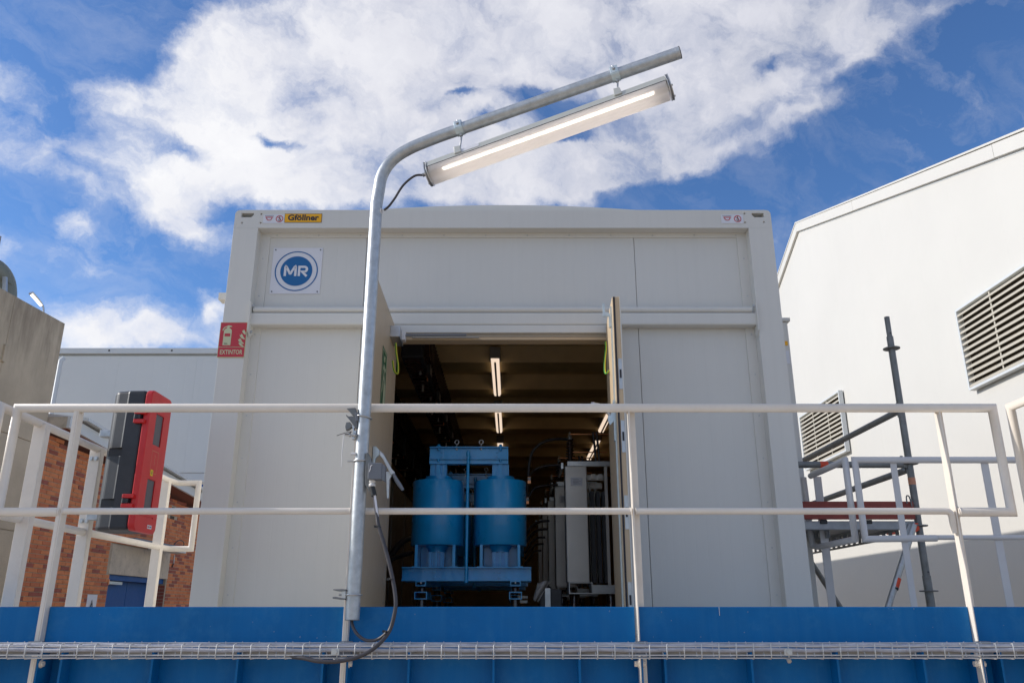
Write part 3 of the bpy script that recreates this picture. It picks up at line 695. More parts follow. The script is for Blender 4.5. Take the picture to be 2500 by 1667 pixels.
ribbon(m, c, r_, u_, [(-0.056, -0.029), (-0.053, -0.026), (-0.052, -0.032), (-0.048, -0.033), (-0.047, -0.027), (-0.043, -0.028), (-0.043, -0.033), (-0.038, -0.033), (-0.037, -0.028), (-0.033, -0.034), (-0.030, -0.033)], 0.0022, 0.0042)
m.build('small_print', M['ink'], ex)
m = MB()
for i, (ox, oz, s_) in enumerate(((0.088, 0.095, 1.0), (0.060, 0.076, 1.25), (0.046, 0.045, 1.35), (0.038, 0.012, 1.35), (0.044, -0.014, 1.2))):
    pts = [(0, 0), (0.004, -0.014), (0.014, -0.026), (0.030, -0.033), (0.036, -0.030), (0.024, -0.020), (0.018, -0.008), (0.012, 0.0), (0.006, -0.010), (0.002, -0.006)]
    pts = [(max(-hw + 0.01, min(hw - 0.006, ox + p[0] * s_)), oz + p[1] * s_) for p in pts]
    m.add([c + Vector((p[0], -0.0032, p[1])) for p in pts], [list(range(len(pts)))])
m.build('flame_figure', M['sign_cream'], ex)

# ================================================================== inside the container
def ceiling_light(x, y0, y1, label):
    t = thing('ceiling_light', label, 'ceiling light', (x, (y0 + y1) / 2, 2.52), 'batten lights under the container ceiling')
    MB().box(x - 0.055, x + 0.055, y0, y1, 2.40, 2.52).build('housing', M['fitting'], t, bev=0.01)
    m = MB(); m.prism([(x - 0.042, y0 + 0.02, 2.3995), (x - 0.030, y0 + 0.02, 2.372), (x + 0.030, y0 + 0.02, 2.372), (x + 0.042, y0 + 0.02, 2.3995)], (0, y1 - y0 - 0.04, 0)); m.build('tube_cover', M['tube_glow'], t)
    m = MB(); m.box(x - 0.010, x + 0.010, y0 + 0.05, y1 - 0.05, 2.362, 2.3715); m.build('centre_strip', M['fitting'], t)
    return t
def Xat(px, py, z): x, y, zz = ray(px, py); return x / zz * z, y / zz * z
for (p0, p1, lab) in (((1210, 877), (1213, 965), 'nearest lit batten light in the middle row of the ceiling'), ((1216, 1003), (1219, 1055), 'second lit batten light of the middle row, behind the nearest'),
                      ((1221, 1083), (1222, 1100), 'farthest lit batten light of the middle row, just above the blue coils'),
                      ((1488, 1012), (1467, 1054), 'nearer lit batten light beside the open right door leaf'), ((1459, 1077), (1438, 1121), 'farther lit batten light above the steel rack on the right')):
    a0 = Xat(*p0, 2.385); a1 = Xat(*p1, 2.385)
    ceiling_light((a0[0] + a1[0]) / 2, a0[1], a1[1], lab)

# blue air core coils: one unit is a pair of coils in a steel frame on insulated feet
KU = 0.84                                     # shrunk towards the eye, nearer the door, so daylight brightens the coils
class SMB(MB):
    def build(s, *a, **k):
        s.v = [v * KU for v in s.v]
        return MB.build(s, *a, **k)
def coil_unit(Y, label):
    cx = -0.395
    t = thing('coil_stand', label, 'reactor', (cx * KU, Y * KU, FL), 'blue reactor coil stands in the container')
    B = M['reactor_blue']
    c1, c2 = -0.675, -0.105; r = 0.236; Yf = Y - 0.22
    z = lambda py: zy(py, Yf)
    zt, zb = z(1168), z(1328)
    for c in (c1, c2):
        m = SMB(); m.lathe((c, Y, 0), (0, 0, 1), [(zb, r - 0.004), (zb + 0.004, r), (zt - 0.004, r), (zt, r - 0.004)], 56)
        cl_ = m.build('coil', B, t)
        m = SMB(); m.lathe((c, Y, 0), (0, 0, 1), [(zt + 0.001, 0.125), (zt + 0.045, 0.125)], 40); m.build('collar', B, cl_)
        m = SMB(); m.lathe((c, Y, 0), (0, 0, 1), [(zb - 0.001, 0.105), (zb - 0.035, 0.080), (zb - 0.055, 0.080)], 40); m.build('lower_collar', B, cl_)
        # upper post of three flat bars, lower post, side cheeks
        m = SMB()
        for dx, w in ((-0.050, 0.020), (0.0, 0.030), (0.050, 0.020)): m.box(c + dx - w / 2 - 0.003, c + dx + w / 2 + 0.003, Y - 0.09 - (0.012 if dx == 0 else 0), Y - 0.02, zt + 0.046, z(1127))
        m.box(c - 0.076, c + 0.076, Y - 0.08, Y + 0.05, zt + 0.046, z(1127)); m.build('upper_post', B, t)
        m = SMB(); m.box(c - 0.072, c + 0.072, Y - 0.06, Y + 0.05, z(1383) + 0.001, zb - 0.056)
        for dx in (-0.05, 0.0, 0.05): m.box(c + dx - 0.011, c + dx + 0.011, Y - 0.085, Y - 0.061, z(1383) + 0.001, zb - 0.056)
        m.build('lower_post', B, t)
        SMB().box(c - 0.150, c + 0.150, Y + 0.06, Y + 0.068, z(1383) + 0.001, zb - 0.002).build('back_plate', B, t)
        for sg in (-1, 1):
            m = SMB(); m.box(c + sg * 0.165 - 0.012, c + sg * 0.165 + 0.012, Y - 0.185, Y + 0.15, z(1383) + 0.001, zb - 0.001); m.build('cheek_plate', B, t)
            m = SMB(); m.box(c + sg * 0.165 - 0.035, c + sg * 0.165 + 0.035, Y - 0.187, Y - 0.16, z(1383) - 0.001, z(1383) + 0.006); m.build('cheek_foot', B, t)
    Yw = Y - 0.10
    def ibeam(name, x0, x1, za, zb_, yy=Yw, d=0.09, tf=0.008):
        m = SMB(); m.box(x0, x1, yy - d / 2, yy + d / 2, zb_ - tf, zb_); m.box(x0, x1, yy - d / 2, yy + d / 2, za, za + tf); m.box(x0, x1, yy - 0.006, yy + 0.006, za + tf, zb_ - tf); return m.build(name, B, t)
    tbm = ibeam('top_beam', -0.757, -0.035, z(1117), z(1086))
    SMB().box(-0.757, -0.035, Yw - 0.02, Yw + 0.06, z(1127), z(1117) - 0.001).build('top_plate', B, t)
    bb = ibeam('base_beam', -0.962, 0.168, z(1417), z(1383), Y - 0.13, 0.12)
    ibeam('base_beam', -0.962, 0.168, z(1417), z(1383), Y + 0.16, 0.12)
    ibeam('top_beam', -0.757, -0.035, z(1117), z(1086), Y + 0.12)
    # nuts and bolts
    m = SMB()
    for x in (c1 + 0.03, c2 - 0.03):
        for py in (1097, 1109): hexbolt(m, (x, Yw - 0.007, z(py)), (0, -1, 0), 0.011, 0.012)
    for x in (c1, c2):
        for dz, up in ((z(1086), 1),): m.lathe((x, Yw - 0.02, dz), (0, 0, 1), [(0, 0.026), (0.008, 0.026), (0.009, 0.014), (0.024, 0.014)], 6)
        m.lathe((x, Yw - 0.025, z(1117)), (0, 0, -1), [(0, 0.013), (0.02, 0.013)], 6); m.lathe((x, Yw - 0.025, z(1089)), (0, 0, -1), [(0, 0.013), (0.02, 0.013)], 6)
    for x in (c1 - 0.01, c2 - 0.01):
        for py in (1394, 1407): hexbolt(m, (x, Y - 0.138, z(py)), (0, -1, 0), 0.012, 0.012)
    m.build('bolt', B, t, kind='stuff')
    for x in (-0.51, -0.285):
        m = SMB(); zc = z(1086); m.ring((x, Yw - 0.01, zc + 0.048), (0.25, 1, 0), 0.019, 0.0055); m.lathe((x, Yw - 0.01, zc), (0, 0, 1), [(0, 0.012), (0.012, 0.012), (0.013, 0.007), (0.026, 0.007)], 14)
        m.lathe((x, Yw - 0.01, zc - 0.010), (0, 0, -1), [(0, 0.011), (0.016, 0.011)], 6); m.build('lifting_eye', M['steel'], t)
    m = SMB(); m.cyl((-0.398, Y - 0.20, z(1420)), (-0.398, Y - 0.20, z(1108)), 0.0135, 14); m.cyl((-0.398, Y - 0.20, z(1112)), (-0.398, Y - 0.20, z(1102)), 0.019, 6); m.cyl((-0.398, Y - 0.20, z(1098)), (-0.398, Y - 0.20, z(1112)), 0.009, 8); m.cyl((-0.398, Y - 0.20, z(1422)), (-0.398, Y - 0.20, z(1417)), 0.018, 6); m.build('tie_rod', B, t)
    for x in (c1 - 0.115, c2 + 0.135):
        zt_, zb2 = z(1417) - 0.001, z(1430)
        def rhs(nm, x, w, za, zb_, y0, y1, th=0.008):
            m = SMB(); m.box(x - w, x + w, y0, y1, zb_ - th, zb_); m.box(x - w, x + w, y0, y1, za, za + th); m.box(x - w, x - w + th, y0, y1, za + th, zb_ - th); m.box(x + w - th, x + w, y0, y1, za + th, zb_ - th); return m.build(nm, B, t)
        rhs('cross_tube', x, 0.045, zb2, zt_, Y - 0.20, Y + 0.24)
        m = SMB(); m.lathe((x, Y - 0.11, z(1443)), (0, 0, 1), [(0, 0.035), (z(1430) - z(1443) - 0.001, 0.030)], 20); m.build('rubber_foot', M['insulator'], t)
        rhs('foot_tube', x, 0.055, z(1462), z(1443) - 0.001, Y - 0.18, Y + 0.2)
        m = SMB(); m.lathe((x, Y - 0.11, FL / KU), (0, 0, 1), [(0, 0.055), (z(1462) - FL / KU - 0.001, 0.040)], 20); m.build('rubber_foot', M['insulator'], t)
        m = SMB(); m.cyl((x, Y - 0.19, z(1424)), (x, Y - 0.19, z(1417)), 0.008, 8); m.build('stud', M['steel'], t)
    return t
cu = coil_unit(7.55, 'pair of blue cylinder coils in a blue steel frame just inside the container door')
lab2 = 'second blue coil frame seen between the coils of the front pair'
c = copy_tree(cu, None, (0, 1.3, 0)); c['label'] = lab2
c = copy_tree(cu, None, (0, 2.6, 0)); c['label'] = 'rearmost blue coil frame, mostly hidden behind the two in front'

# capacitor racks on the right
def rack(Y, x0, label, first=False):
    t = thing('capacitor_rack', label, 'capacitor rack', (x0 + 0.2, Y, FL), 'steel capacitor racks along the right of the container')
    z = lambda py: zy(py, 6.9)
    w = 0.185; zb, zt = z(1421), z(1137)
    m = MB(); m.box(x0, x0 + w, Y, Y + 0.16, zb, zt); m.build('can', M['stainless'], t, bev=0.006)
    m = MB(); m.box(x0 + 0.02, x0 + 0.42, Y - 0.015, Y + 0.02, zt - 0.005, zt + 0.038); m.build('top_rail', M['steel'], t, bev=0.002)
    m = MB(); m.box(x0 - 0.03, x0 - 0.012, Y + 0.02, Y + 0.5, zt - 0.02, zt + 0.03); m.build('side_rail', M['steel'], t)
    for xx in (x0 + 0.345, x0 + 0.40): m = MB(); m.box(xx - 0.012, xx + 0.012, Y, Y + 0.03, zb - 0.02, zt); m.build('upright', M['stainless'], t)
    for k in range(5):
        for xx in (x0 + 0.25, x0 + 0.31): MB().box(xx - 0.018 + (0.0 if k else 0.0), xx + 0.018, Y + 0.12 + k * 0.12, Y + 0.15 + k * 0.12, zt - 0.09 - k * 0.055, zt - 0.05 - k * 0.055).build('clip_plate', M['stainless'], t)
        MB().box(x0 + 0.19, x0 + 0.34, Y + 0.14 + k * 0.12, Y + 0.15 + k * 0.12, zt - 0.10 - k * 0.055, zt - 0.055 - k * 0.055).build('rung', M['stainless'], t)
    for k, xx in enumerate((x0 + 0.22, x0 + 0.27, x0 + 0.32)): m = MB(); m.box(xx, xx + 0.03, Y + 0.10, Y + 0.22, zb, zt - 0.2); m.build('inner_can', M['black_plastic'], t)
    # channel at the foot: open front tube, tray beside it
    za, zb2 = z(1449), zb - 0.001
    m = MB(); m.box(x0 + 0.01, x0 + 0.20, Y - 0.06, Y + 0.2, zb2 - 0.006, zb2); m.box(x0 + 0.01, x0 + 0.20, Y - 0.06, Y + 0.2, za, za + 0.006); m.box(x0 + 0.01, x0 + 0.017, Y - 0.06, Y + 0.2, za + 0.006, zb2 - 0.006); m.box(x0 + 0.193, x0 + 0.20, Y - 0.06, Y + 0.2, za + 0.006, zb2 - 0.006); m.build('foot_channel', M['steel'], t)
    m = MB(); m.prism([(x0 + 0.202, Y - 0.05, zb2 - 0.02), (x0 + 0.39, Y - 0.05, zb2 - 0.02), (x0 + 0.41, Y - 0.05, zb2), (x0 + 0.41, Y - 0.05, za + 0.03), (x0 + 0.38, Y - 0.05, za), (x0 + 0.202, Y - 0.05, za)], (0, 0.008, 0)); m.build('foot_plate', M['steel'], t)
    for xx in (x0 + 0.06, x0 + 0.36):
        m = MB(); h = za - FL; m.lathe((xx, Y + 0.05, FL), (0, 0, 1), [(0, 0.06), (h * 0.35, 0.06), (h * 0.4, 0.035), (h * 0.7, 0.05), (h * 0.75, 0.035), (h - 0.001, 0.045)], 18); m.build('insulator_foot', M['insulator'], t)
    # bushing
    bx = x0 + 0.052 if first else x0 + 0.05
    pr = [(0, 0.03)]; hh = 0.23
    for k in range(9):
        h = 0.012 + k * 0.024; pr += [(h, 0.022), (h + 0.004, 0.044 - k * 0.0015), (h + 0.009, 0.044 - k * 0.0015), (h + 0.014, 0.020)]
    pr += [(hh + 0.01, 0.016)]
    m = MB(); m.lathe((bx, Y + 0.06, zt + 0.001), (0, 0, 1), pr, 24); bs = m.build('bushing', M['insulator'], t)
    m = MB(); m.lathe((bx, Y + 0.06, zt + hh + 0.012), (0, 0, 1), [(0, 0.017), (0.035, 0.017), (0.04, 0.010), (0.06, 0.010)], 16); m.build('terminal', M['steel'], bs)
    m = MB(); m.box(bx, bx + 0.42, Y + 0.05, Y + 0.065, zt + hh + 0.05, zt + hh + 0.058); m.build('copper_bar', M['copper'], t)
    m = MB(); m.box(bx + 0.04, bx + 0.34, Y + 0.25, Y + 0.262, zt + 0.16, zt + 0.168); m.build('copper_bar', M['copper'], t)
    for xx in (bx + 0.20, bx + 0.23):
        m = MB(); m.tube(catmull([(xx, Y + 0.04, zt + 0.30), (xx + 0.01, Y + 0.04, zt + 0.18), (xx + 0.02, Y + 0.04, zt + 0.02)], 5), 0.010, 8); m.build('jumper', M['cable'], t)
    return t, zt
x0 = xy(1382, 1290, 6.9)
rk, rzt = rack(6.9, x0, 'front steel capacitor rack with white label, beside the open right door leaf', True)
q = P(1407, 1175, 6.9)
MB().box(q.x - 0.048, q.x + 0.048, 6.895, 6.8992, q.z - 0.034, q.z + 0.034).build('white_label', M['sign_white'], rk)
m = MB()
for k in range(4): m.box(q.x - 0.03, q.x + (0.035 if k % 2 else 0.02), 6.8938, 6.8948, q.z + 0.015 - k * 0.012, q.z + 0.018 - k * 0.012)
m.build('label_print', M['grey_plastic'], rk)
for i, (lab, dx) in enumerate((('second capacitor rack, its thin steel edge showing left of the front rack', -0.03), ('third capacitor rack in the row behind the front one', -0.05), ('fourth capacitor rack in the row along the right wall', -0.07), ('rearmost capacitor rack, far inside the container', -0.09))):
    c = copy_tree(rk, None, (dx, 1.15 * (i + 1), 0)); c['label'] = lab
# black cables that loop from coils to rack
cg = 'black power cables looping between coils and racks'
def pcable(pts, r, label, lug=None):
    t = thing('power_cable', label, 'cable', pts[0] - Vector((0, 0, 0)), cg)
    MB().tube(catmull(pts, 8), r, 10).build('sheath', M['cable'], t)
    if lug:
        for q in lug: MB().obox(q, (0.014, 0, 0), (0, 0.008, 0), (0, 0, 0.028)).build('lug', M['copper'], t); MB().obox(q + Vector((0, -0.009, 0.012)), (0.014, 0, 0), (0, 0.001, 0), (0, 0, 0.014)).build('lug_plate', M['white_plastic'], t)
    return t
Yc = 7.2
pcable([P(1397, 1073, Yc - .2), P(1360, 1071, Yc), P(1325, 1080, Yc), P(1300, 1103, Yc), P(1292, 1135, Yc), P(1290, 1162, Yc)], 0.013, 'uppermost black cable arching from the rack bushing down to the right coil', [P(1292, 1172, Yc)])
pcable([P(1378, 1136, Yc + .3), P(1350, 1135, Yc + .3), P(1320, 1140, Yc + .3), P(1300, 1152, Yc + .3), P(1290, 1172, Yc + .2), P(1288, 1208, Yc)], 0.012, 'second black cable below the high arch, ending in a lug beside the right coil', [P(1287, 1222, Yc)])
pcable([P(1362, 1183, Yc + .8), P(1335, 1184, Yc + .8), P(1305, 1192, Yc + .8), P(1290, 1215, Yc + .8)], 0.012, 'third black cable in the middle of the gap right of the coils')
for k, (dy) in enumerate((0, 20, 40, 56, 72)):
    pcable([P(1342 - k * 5, 1271 + dy, 8.3 + k * .3), P(1318 - k * 3, 1273 + dy, 8.3 + k * .3), P(1296, 1286 + dy, 8.2 + k * .3), P(1282, 1312 + dy * 0.9, 8.1 + k * .3)], 0.012, ('highest', 'second highest', 'middle', 'second lowest', 'lowest')[k] + ' of the five low black cables right of the blue coils')
pcable([P(1010, 1310, 7.9), P(985, 1320, 7.6), P(962, 1345, 7.4), P(948, 1375, 7.3)], 0.028, 'thick black cable hanging at the lower left behind the open left leaf')
pcable([P(1005, 1348, 7.5), P(980, 1356, 7.3), P(955, 1366, 7.2), P(940, 1385, 7.2)], 0.020, 'lower black cable running flat behind the left leaf')
# black bus ducts with copper joints hung along the left of the ceiling
for i, (xa, xb, za, zb, lab) in enumerate(((-1.50, -1.26, 1.75, 2.20, 'outer black busbar rack hung under the ceiling at the left wall'), (-0.90, -0.72, 1.95, 2.25, 'inner black busbar rack hung under the ceiling left of the middle lights'))):
    t = thing('busbar_rack', lab, 'busbar', ((xa + xb) / 2, 6.2, za), 'black busbar racks in the container')
    MB().box(xa, xb, 6.3, 15.5, za, zb).build('trunking', M['black_plastic'], t, bev=0.01)
    for k in range(10):
        y = 6.6 + k * 0.9
        MB().box(xb + 0.004, xb + 0.03, y, y + 0.16, za - 0.05, zb - 0.1).build('bracket', M['black'], t)
        MB().box(xa + 0.05, xb - 0.02, y + 0.3, y + 0.345, za - 0.030, za - 0.004).build('copper_joint', M['copper'], t)
        m = MB(); m.tube([(xa + 0.1, y + 0.45, za - 0.001), (xa + 0.1, y + 0.45, za - 0.09)], 0.012, 10); m.build('stud', M['steel'], t); m = MB(); m.tube([(xb - 0.06, y + 0.05, za - 0.001), (xb - 0.06, y + 0.05, za - 0.05)], 0.012, 10); m.build('stud', M['steel'], t)
    m = MB(); y = 6.35
    while y < 14.5:
        m.box(xb + 0.001, xb + 0.045, y, y + 0.018, zb - 0.28, zb - 0.02); m.box(xa + 0.03, xb - 0.03, y, y + 0.018, za - 0.035, za - 0.001); y += 0.11
    m.build('cooling_fins', M['insulator'], t, kind='stuff')
    for k in range(9): MB().box((xa + xb) / 2 - 0.02, (xa + xb) / 2 + 0.02, 6.8 + k, 6.83 + k, zb + 0.001, 2.399).build('hanger', M['black'], t)
# dark switch cabinets at the left wall
t = thing('switch_cabinet', 'dark cabinet against the left inner wall behind the open leaf', 'cabinet', (-1.6, 7, FL))
MB().box(-1.93, -1.28, 6.6, 13.0, FL, 1.35).build('body', M['black_plastic'], t, bev=0.01)
for k in range(6): MB().box(-1.279, -1.265, 6.65 + k * 1.05, 7.60 + k * 1.05, FL + 0.08, 1.3).build('door', M['interior_dark'], t)
# tool case with a rag on it and a small steel frame beside
q0 = P(1318, 1478, 6.55); q1 = P(1372, 1437, 6.55)
t = thing('tool_case', 'black tool case with an aluminium corner strip on the container floor', 'tool case', (q0.x, 6.55, FL))
MB().box(q0.x, q1.x, 6.55, 6.72, FL, q1.z).build('body', M['black_plastic'], t, bev=0.008)
q = P(1337, 1440, 6.55)
MB().box(q.x - 0.022, q.x + 0.022, 6.543, 6.5495, FL, q1.z + 0.006).build('metal_strip', M['steel'], t, bev=0.002)
m = MB(); m.tube(catmull([P(1328, 1437, 6.6), P(1330, 1432, 6.6), P(1342, 1432, 6.6), P(1345, 1437, 6.6)], 4), 0.006, 8); m.build('handle', M['black'], t)
rg = MB(); G1 = []
nx_, nz_ = 10, 8
for i in range(nx_):
    for j in range(nz_):
        u, v = i / (nx_ - 1), j / (nz_ - 1)
        px = 1302 + 8 * v * 0 + u * (12 + 22 * (1 - v)) + (1 - v) * 10; py = 1464 - (1 - v) * 42 + u * (-6 + 10 * v) + 2 * math.sin(u * 9 + v * 5)
        G1.append(P(px, py, 6.50 + 0.03 * math.sin(u * 8 + v * 3) + 0.05 * u))
rg.add(G1, [(i * nz_ + j, i * nz_ + j + 1, (i + 1) * nz_ + j + 1, (i + 1) * nz_ + j) for i in range(nx_ - 1) for j in range(nz_ - 1)], True)
o_ = rg.build('rag', M['cloth']); tag(o_, 'crumpled whitish rag hanging over the black tool case', 'rag')
o_.modifiers.new('t', 'SOLIDIFY').thickness = 0.004
m = MB(); za = zy(1466, 6.8); 
m.bar(P(1250, 1468, 6.8), P(1288, 1468, 6.8), 0.02, 0.02); m.bar(P(1266, 1457, 7.1), P(1288, 1457, 7.1), 0.02, 0.02); m.bar(P(1291, 1455, 6.8), Vector((P(1291, 1455, 6.8).x, 6.8, FL)), 0.025, 0.02)
m.bar(Vector((P(1250, 1468, 6.8).x, 6.8, P(1250, 1468, 6.8).z)), Vector((P(1250, 1468, 6.8).x, 6.8, FL)), 0.02, 0.02)
tag(m.build('steel_stand', M['stainless']), 'low bare steel stand on the floor right of the blue coils', 'stand')

# ================================================================== platform
plat = thing('platform', 'blue steel platform edge with upright plate and stiffened beam', 'platform', (0, 3.95, -EYE))
PX0, PX1 = -3.4, 3.6
MB().box(PX0, PX1, 3.98, 5.45, FL - 0.04, FL).build('deck', M['deck'], plat)
MB().box(PX0, PX1, 5.45, 7.0, FL - 0.06, FL - 0.051).build('deck_under_container', M['deck'], plat)
TZ = 0.018
for xa, xb in ((PX0, -2.128), (-2.118, 0.560), (0.572, 2.088), (2.096, PX1)):
    MB().box(xa, xb, 3.925, 3.935, -0.145, TZ).build('toe_plate', M['beam_blue'], plat, bev=0.002, bseg=1)
m = MB(); m.box(PX0, PX1, 3.915, 4.10, -0.163, -0.147); m.build('top_flange', M['beam_blue'], plat)
MB().box(PX0, PX1, 4.015, 4.027, -0.50, -0.1635).build('web', M['beam_blue'], plat)
MB().box(PX0, PX1, 3.93, 4.10, -0.518, -0.501).build('bottom_flange', M['beam_blue'], plat)
for px in (-60, 150, 372, 580, 788, 998, 1205, 1415, 1624, 1835, 2045, 2255, 2445, 2560):
    x = xy(px, 1640, 3.95); MB().box(x - 0.005, x + 0.005, 3.932, 4.0145, -0.50, -0.1635).build('stiffener', M['beam_blue'], plat)
for x in (-3.0, -1.0, 1.2, 3.2): MB().box(x - 0.07, x + 0.07, 4.0, 4.14, -EYE, -0.5185).build('leg', M['beam_blue'], plat)
MB().box(PX0, PX1, 4.3, 4.42, -0.4, FL - 0.041).build('joist', M['beam_blue'], plat)
MB().box(0.9475, 0.9495, 3.9235, 3.9248, -0.02, TZ - 0.001).build('paint_run', M['white_plastic'], plat)

rnd = random.Random(3)
m = MB()
for k in range(26):
    x_ = rnd.uniform(-2.3, 2.4); z_ = rnd.uniform(-0.12, TZ - 0.006); w_ = rnd.uniform(0.0012, 0.004); h_ = rnd.uniform(0.001, 0.005)
    if any(abs(x_ - p_) < 0.03 for p_ in (-2.123, 0.566, 2.092)): continue
    m.prism([(x_ - w_, 3.9245, z_), (x_, 3.9245, z_ - h_), (x_ + w_, 3.9245, z_ + 0.0005), (x_ + w_ * 0.3, 3.9245, z_ + h_)], (0, -0.0006, 0))
m.build('paint_chips', M['chip'], plat, kind='stuff')
# ================================================================== railings
RT, RM = 0.945, 0.4465
def post(parent, x, y, ztop, zbot, side, w=0.05, fw=0.034, mat=None, bolts=False, along='x'):
    """angle iron post: one leg faces the camera, the other stands at right angles to it"""
    m = MB()
    if along == 'x':
        m.box(x - fw / 2, x + fw / 2, y + w - 0.006, y + w, zbot, ztop)
        xs = x - fw / 2 if side < 0 else x + fw / 2 - 0.006
        m.box(xs, xs + 0.006, y, y + w - 0.0065, zbot, ztop)
    else:
        m.box(x - fw / 2, x + fw / 2, y, y + 0.007, zbot, ztop)
        m.box(x - fw / 2, x - fw / 2 + 0.006, y + 0.0075, y + w, zbot, ztop)
    return m.build('post', mat or M['rail'], parent, bev=0.0015, bseg=1)
fr = thing('railing', 'cream white pipe railing with angle posts bolted to the front of the blue platform', 'railing', (0, 3.9, -0.5))
XA, XBb = -2.425, 2.358
m = MB(); RY = 3.90
m.tube([(-2.13, RY, RM - 0.004), (XA, RY, RM - 0.004), (XA, RY, RT), (XBb, RY, RT), (XBb, RY, RM - 0.004), (2.10, RY, RM - 0.004)], 0.0212, 20); m.build('top_rail', M['rail'], fr)
posts = [(-2.122, 1), (-0.742, 1), (0.572, -1), (2.092, -1)]
for (x0_, x1_) in ((-2.115, -0.76), (-0.73, 0.560)): MB().tube([(x0_, RY, RM), (x1_, RY, RM)], 0.0155, 16).build('mid_rail', M['rail'], fr)
MB().tube([(0.585, RY, RM), (2.048, RY, RM), (2.060, RY, RM - 0.003), (2.068, RY, RM - 0.010), (2.073, RY + 0.002, RM - 0.024), (2.078, RY + 0.012, RM - 0.10)], 0.0155, 16).build('mid_rail', M['rail'], fr)
for x, sd in posts:
    m = MB(); yb = RY - 0.012
    # web square to the rail, narrow leg at its front
    xs = x - 0.003
    m.box(xs, xs + 0.006, yb + 0.001, yb + 0.052, -0.52, RT - 0.010)
    if sd > 0: m.box(xs - 0.018, xs - 0.0005, yb, yb + 0.006, -0.52, RT - 0.010)
    else: m.box(xs + 0.0065, xs + 0.038, yb + 0.046, yb + 0.052, -0.52, RT - 0.010); 
    po = m.build('post', M['rail'], fr, bev=0.001, bseg=1)
    m = MB(); gx = xs + (0.0065 if sd < 0 else 0.0065); m.box(gx, gx + 0.008, yb + 0.006, 4.0145, -0.50, -0.1635); m.build('gusset', M['beam_blue'], plat)
    for zz in (-0.225, -0.325, -0.425):
        m = MB(); hexbolt(m, (xs - 0.0005, yb + 0.026, zz), (-1, 0, 0), 0.013, 0.020); m.build('bolt', M['rail'], po)
        m = MB(); hexbolt(m, (gx + 0.0085, yb + 0.026, zz), (1, 0, 0), 0.013, 0.014); m.build('bolt', M['rail'], po)
for x_ in (-2.115, -0.76, -0.73, 0.560, 0.585):
    MB().ring((x_ - 0.001, RY, RM), (1, 0, 0), 0.0158, 0.0026, 20, 6).build('weld_bead', M['rail'], fr)
for x_, _s in posts:
    MB().ring((x_, RY + 0.006, RT - 0.019), (0, 0.25, 1), 0.012, 0.004, 18, 6).build('weld_bead', M['rail'], fr)
for z_ in (RM - 0.004,):
    MB().ring((-2.14, RY, z_), (1, 0, 0), 0.0215, 0.003, 22, 6).build('weld_bead', M['rail'], fr)
    MB().ring((2.108, RY, z_), (1, 0, 0), 0.0215, 0.003, 22, 6).build('weld_bead', M['rail'], fr)
# side railing on the left, running away from the camera
lr = thing('railing', 'cream white pipe railing running back along the left side, carrying the extinguisher box', 'railing', (-2.56, 4.9, FL))
SX = -2.545
m = MB(); m.tube([(-2.488, 3.86, RM - 0.25), (-2.488, 3.86, RT), (-2.525, 4.5, RT), (-2.61, 6.20, RT - 0.002), (-2.60, 6.36, RT - 0.002), (-2.435, 6.36, RT - 0.002), (-2.435, 6.36, RM), (-2.60, 6.36, RM), (-2.61, 6.20, RM), (-2.51, 3.95, RM), (-2.52, 3.86, RM)], 0.0212, 18); m.build('top_rail', M['rail'], lr)
def side_post(parent, x, y, w, zt=RT - 0.005, zb=-0.2, mat=None):
    m = MB(); m.box(x - w / 2, x + w / 2, y, y + 0.007, zb, zt); m.box(x + w / 2 - 0.007, x + w / 2, y + 0.0075, y + 0.05, zb, zt); return m.build('post', mat or M['rail'], parent, bev=0.0015, bseg=1)
side_post(lr, -2.503, 4.24, 0.064); sp2 = side_post(lr, -2.559, 4.96, 0.066); side_post(lr, -2.622, 6.17, 0.064)
q = P(15, 1250, 3.96)
side_post(lr, -2.52, 3.90, 0.05, RM + 0.02, FL)
for (px, py) in ((219.5, 1119), (231, 1119), (195.5, 1271), (208, 1271)):
    q = P(px, py, 4.955); q.x += 0.010; m = MB(); hexbolt(m, q, (0, -1, 0), 0.0105, 0.010); m.build('bolt', M['steel'], sp2)
# right side: rail coming towards the camera, gate stub and the rail along the back
rr_ = thing('railing', 'sunlit white railing at the right edge of the picture coming towards the camera', 'railing', (2.43, 3.8, FL))
m = MB(); m.tube([(2.432, 3.875, -0.30), (2.432, 3.875, RT), (2.437, 2.9, RT), (2.437, 2.2, RT)], 0.0212, 18); m.build('top_rail', M['rail'], rr_)
m = MB(); m.tube([(2.445, 2.3, RT - 0.02), (2.445, 2.3, -EYE)], 0.0212, 14); m.build('post', M['rail'], rr_)
m = MB(); m.tube([(2.453, 3.86, RM), (2.437, 2.3, RM)], 0.0155, 14); m.build('mid_rail', M['rail'], rr_)
br = thing('railing', 'white pipe railing across the back of the walkway, right of the container', 'railing', (3.2, 5.35, FL))
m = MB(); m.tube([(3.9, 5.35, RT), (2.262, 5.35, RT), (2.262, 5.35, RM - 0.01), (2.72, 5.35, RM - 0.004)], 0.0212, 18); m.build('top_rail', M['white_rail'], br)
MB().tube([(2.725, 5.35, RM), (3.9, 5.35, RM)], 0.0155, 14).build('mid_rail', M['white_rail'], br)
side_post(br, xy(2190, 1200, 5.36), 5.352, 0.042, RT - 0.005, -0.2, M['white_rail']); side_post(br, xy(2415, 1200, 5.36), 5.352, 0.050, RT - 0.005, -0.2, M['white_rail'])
gr = thing('gate_rail', 'short white return rail between the container corner and the back railing', 'railing', (2.2, 5.7, FL))
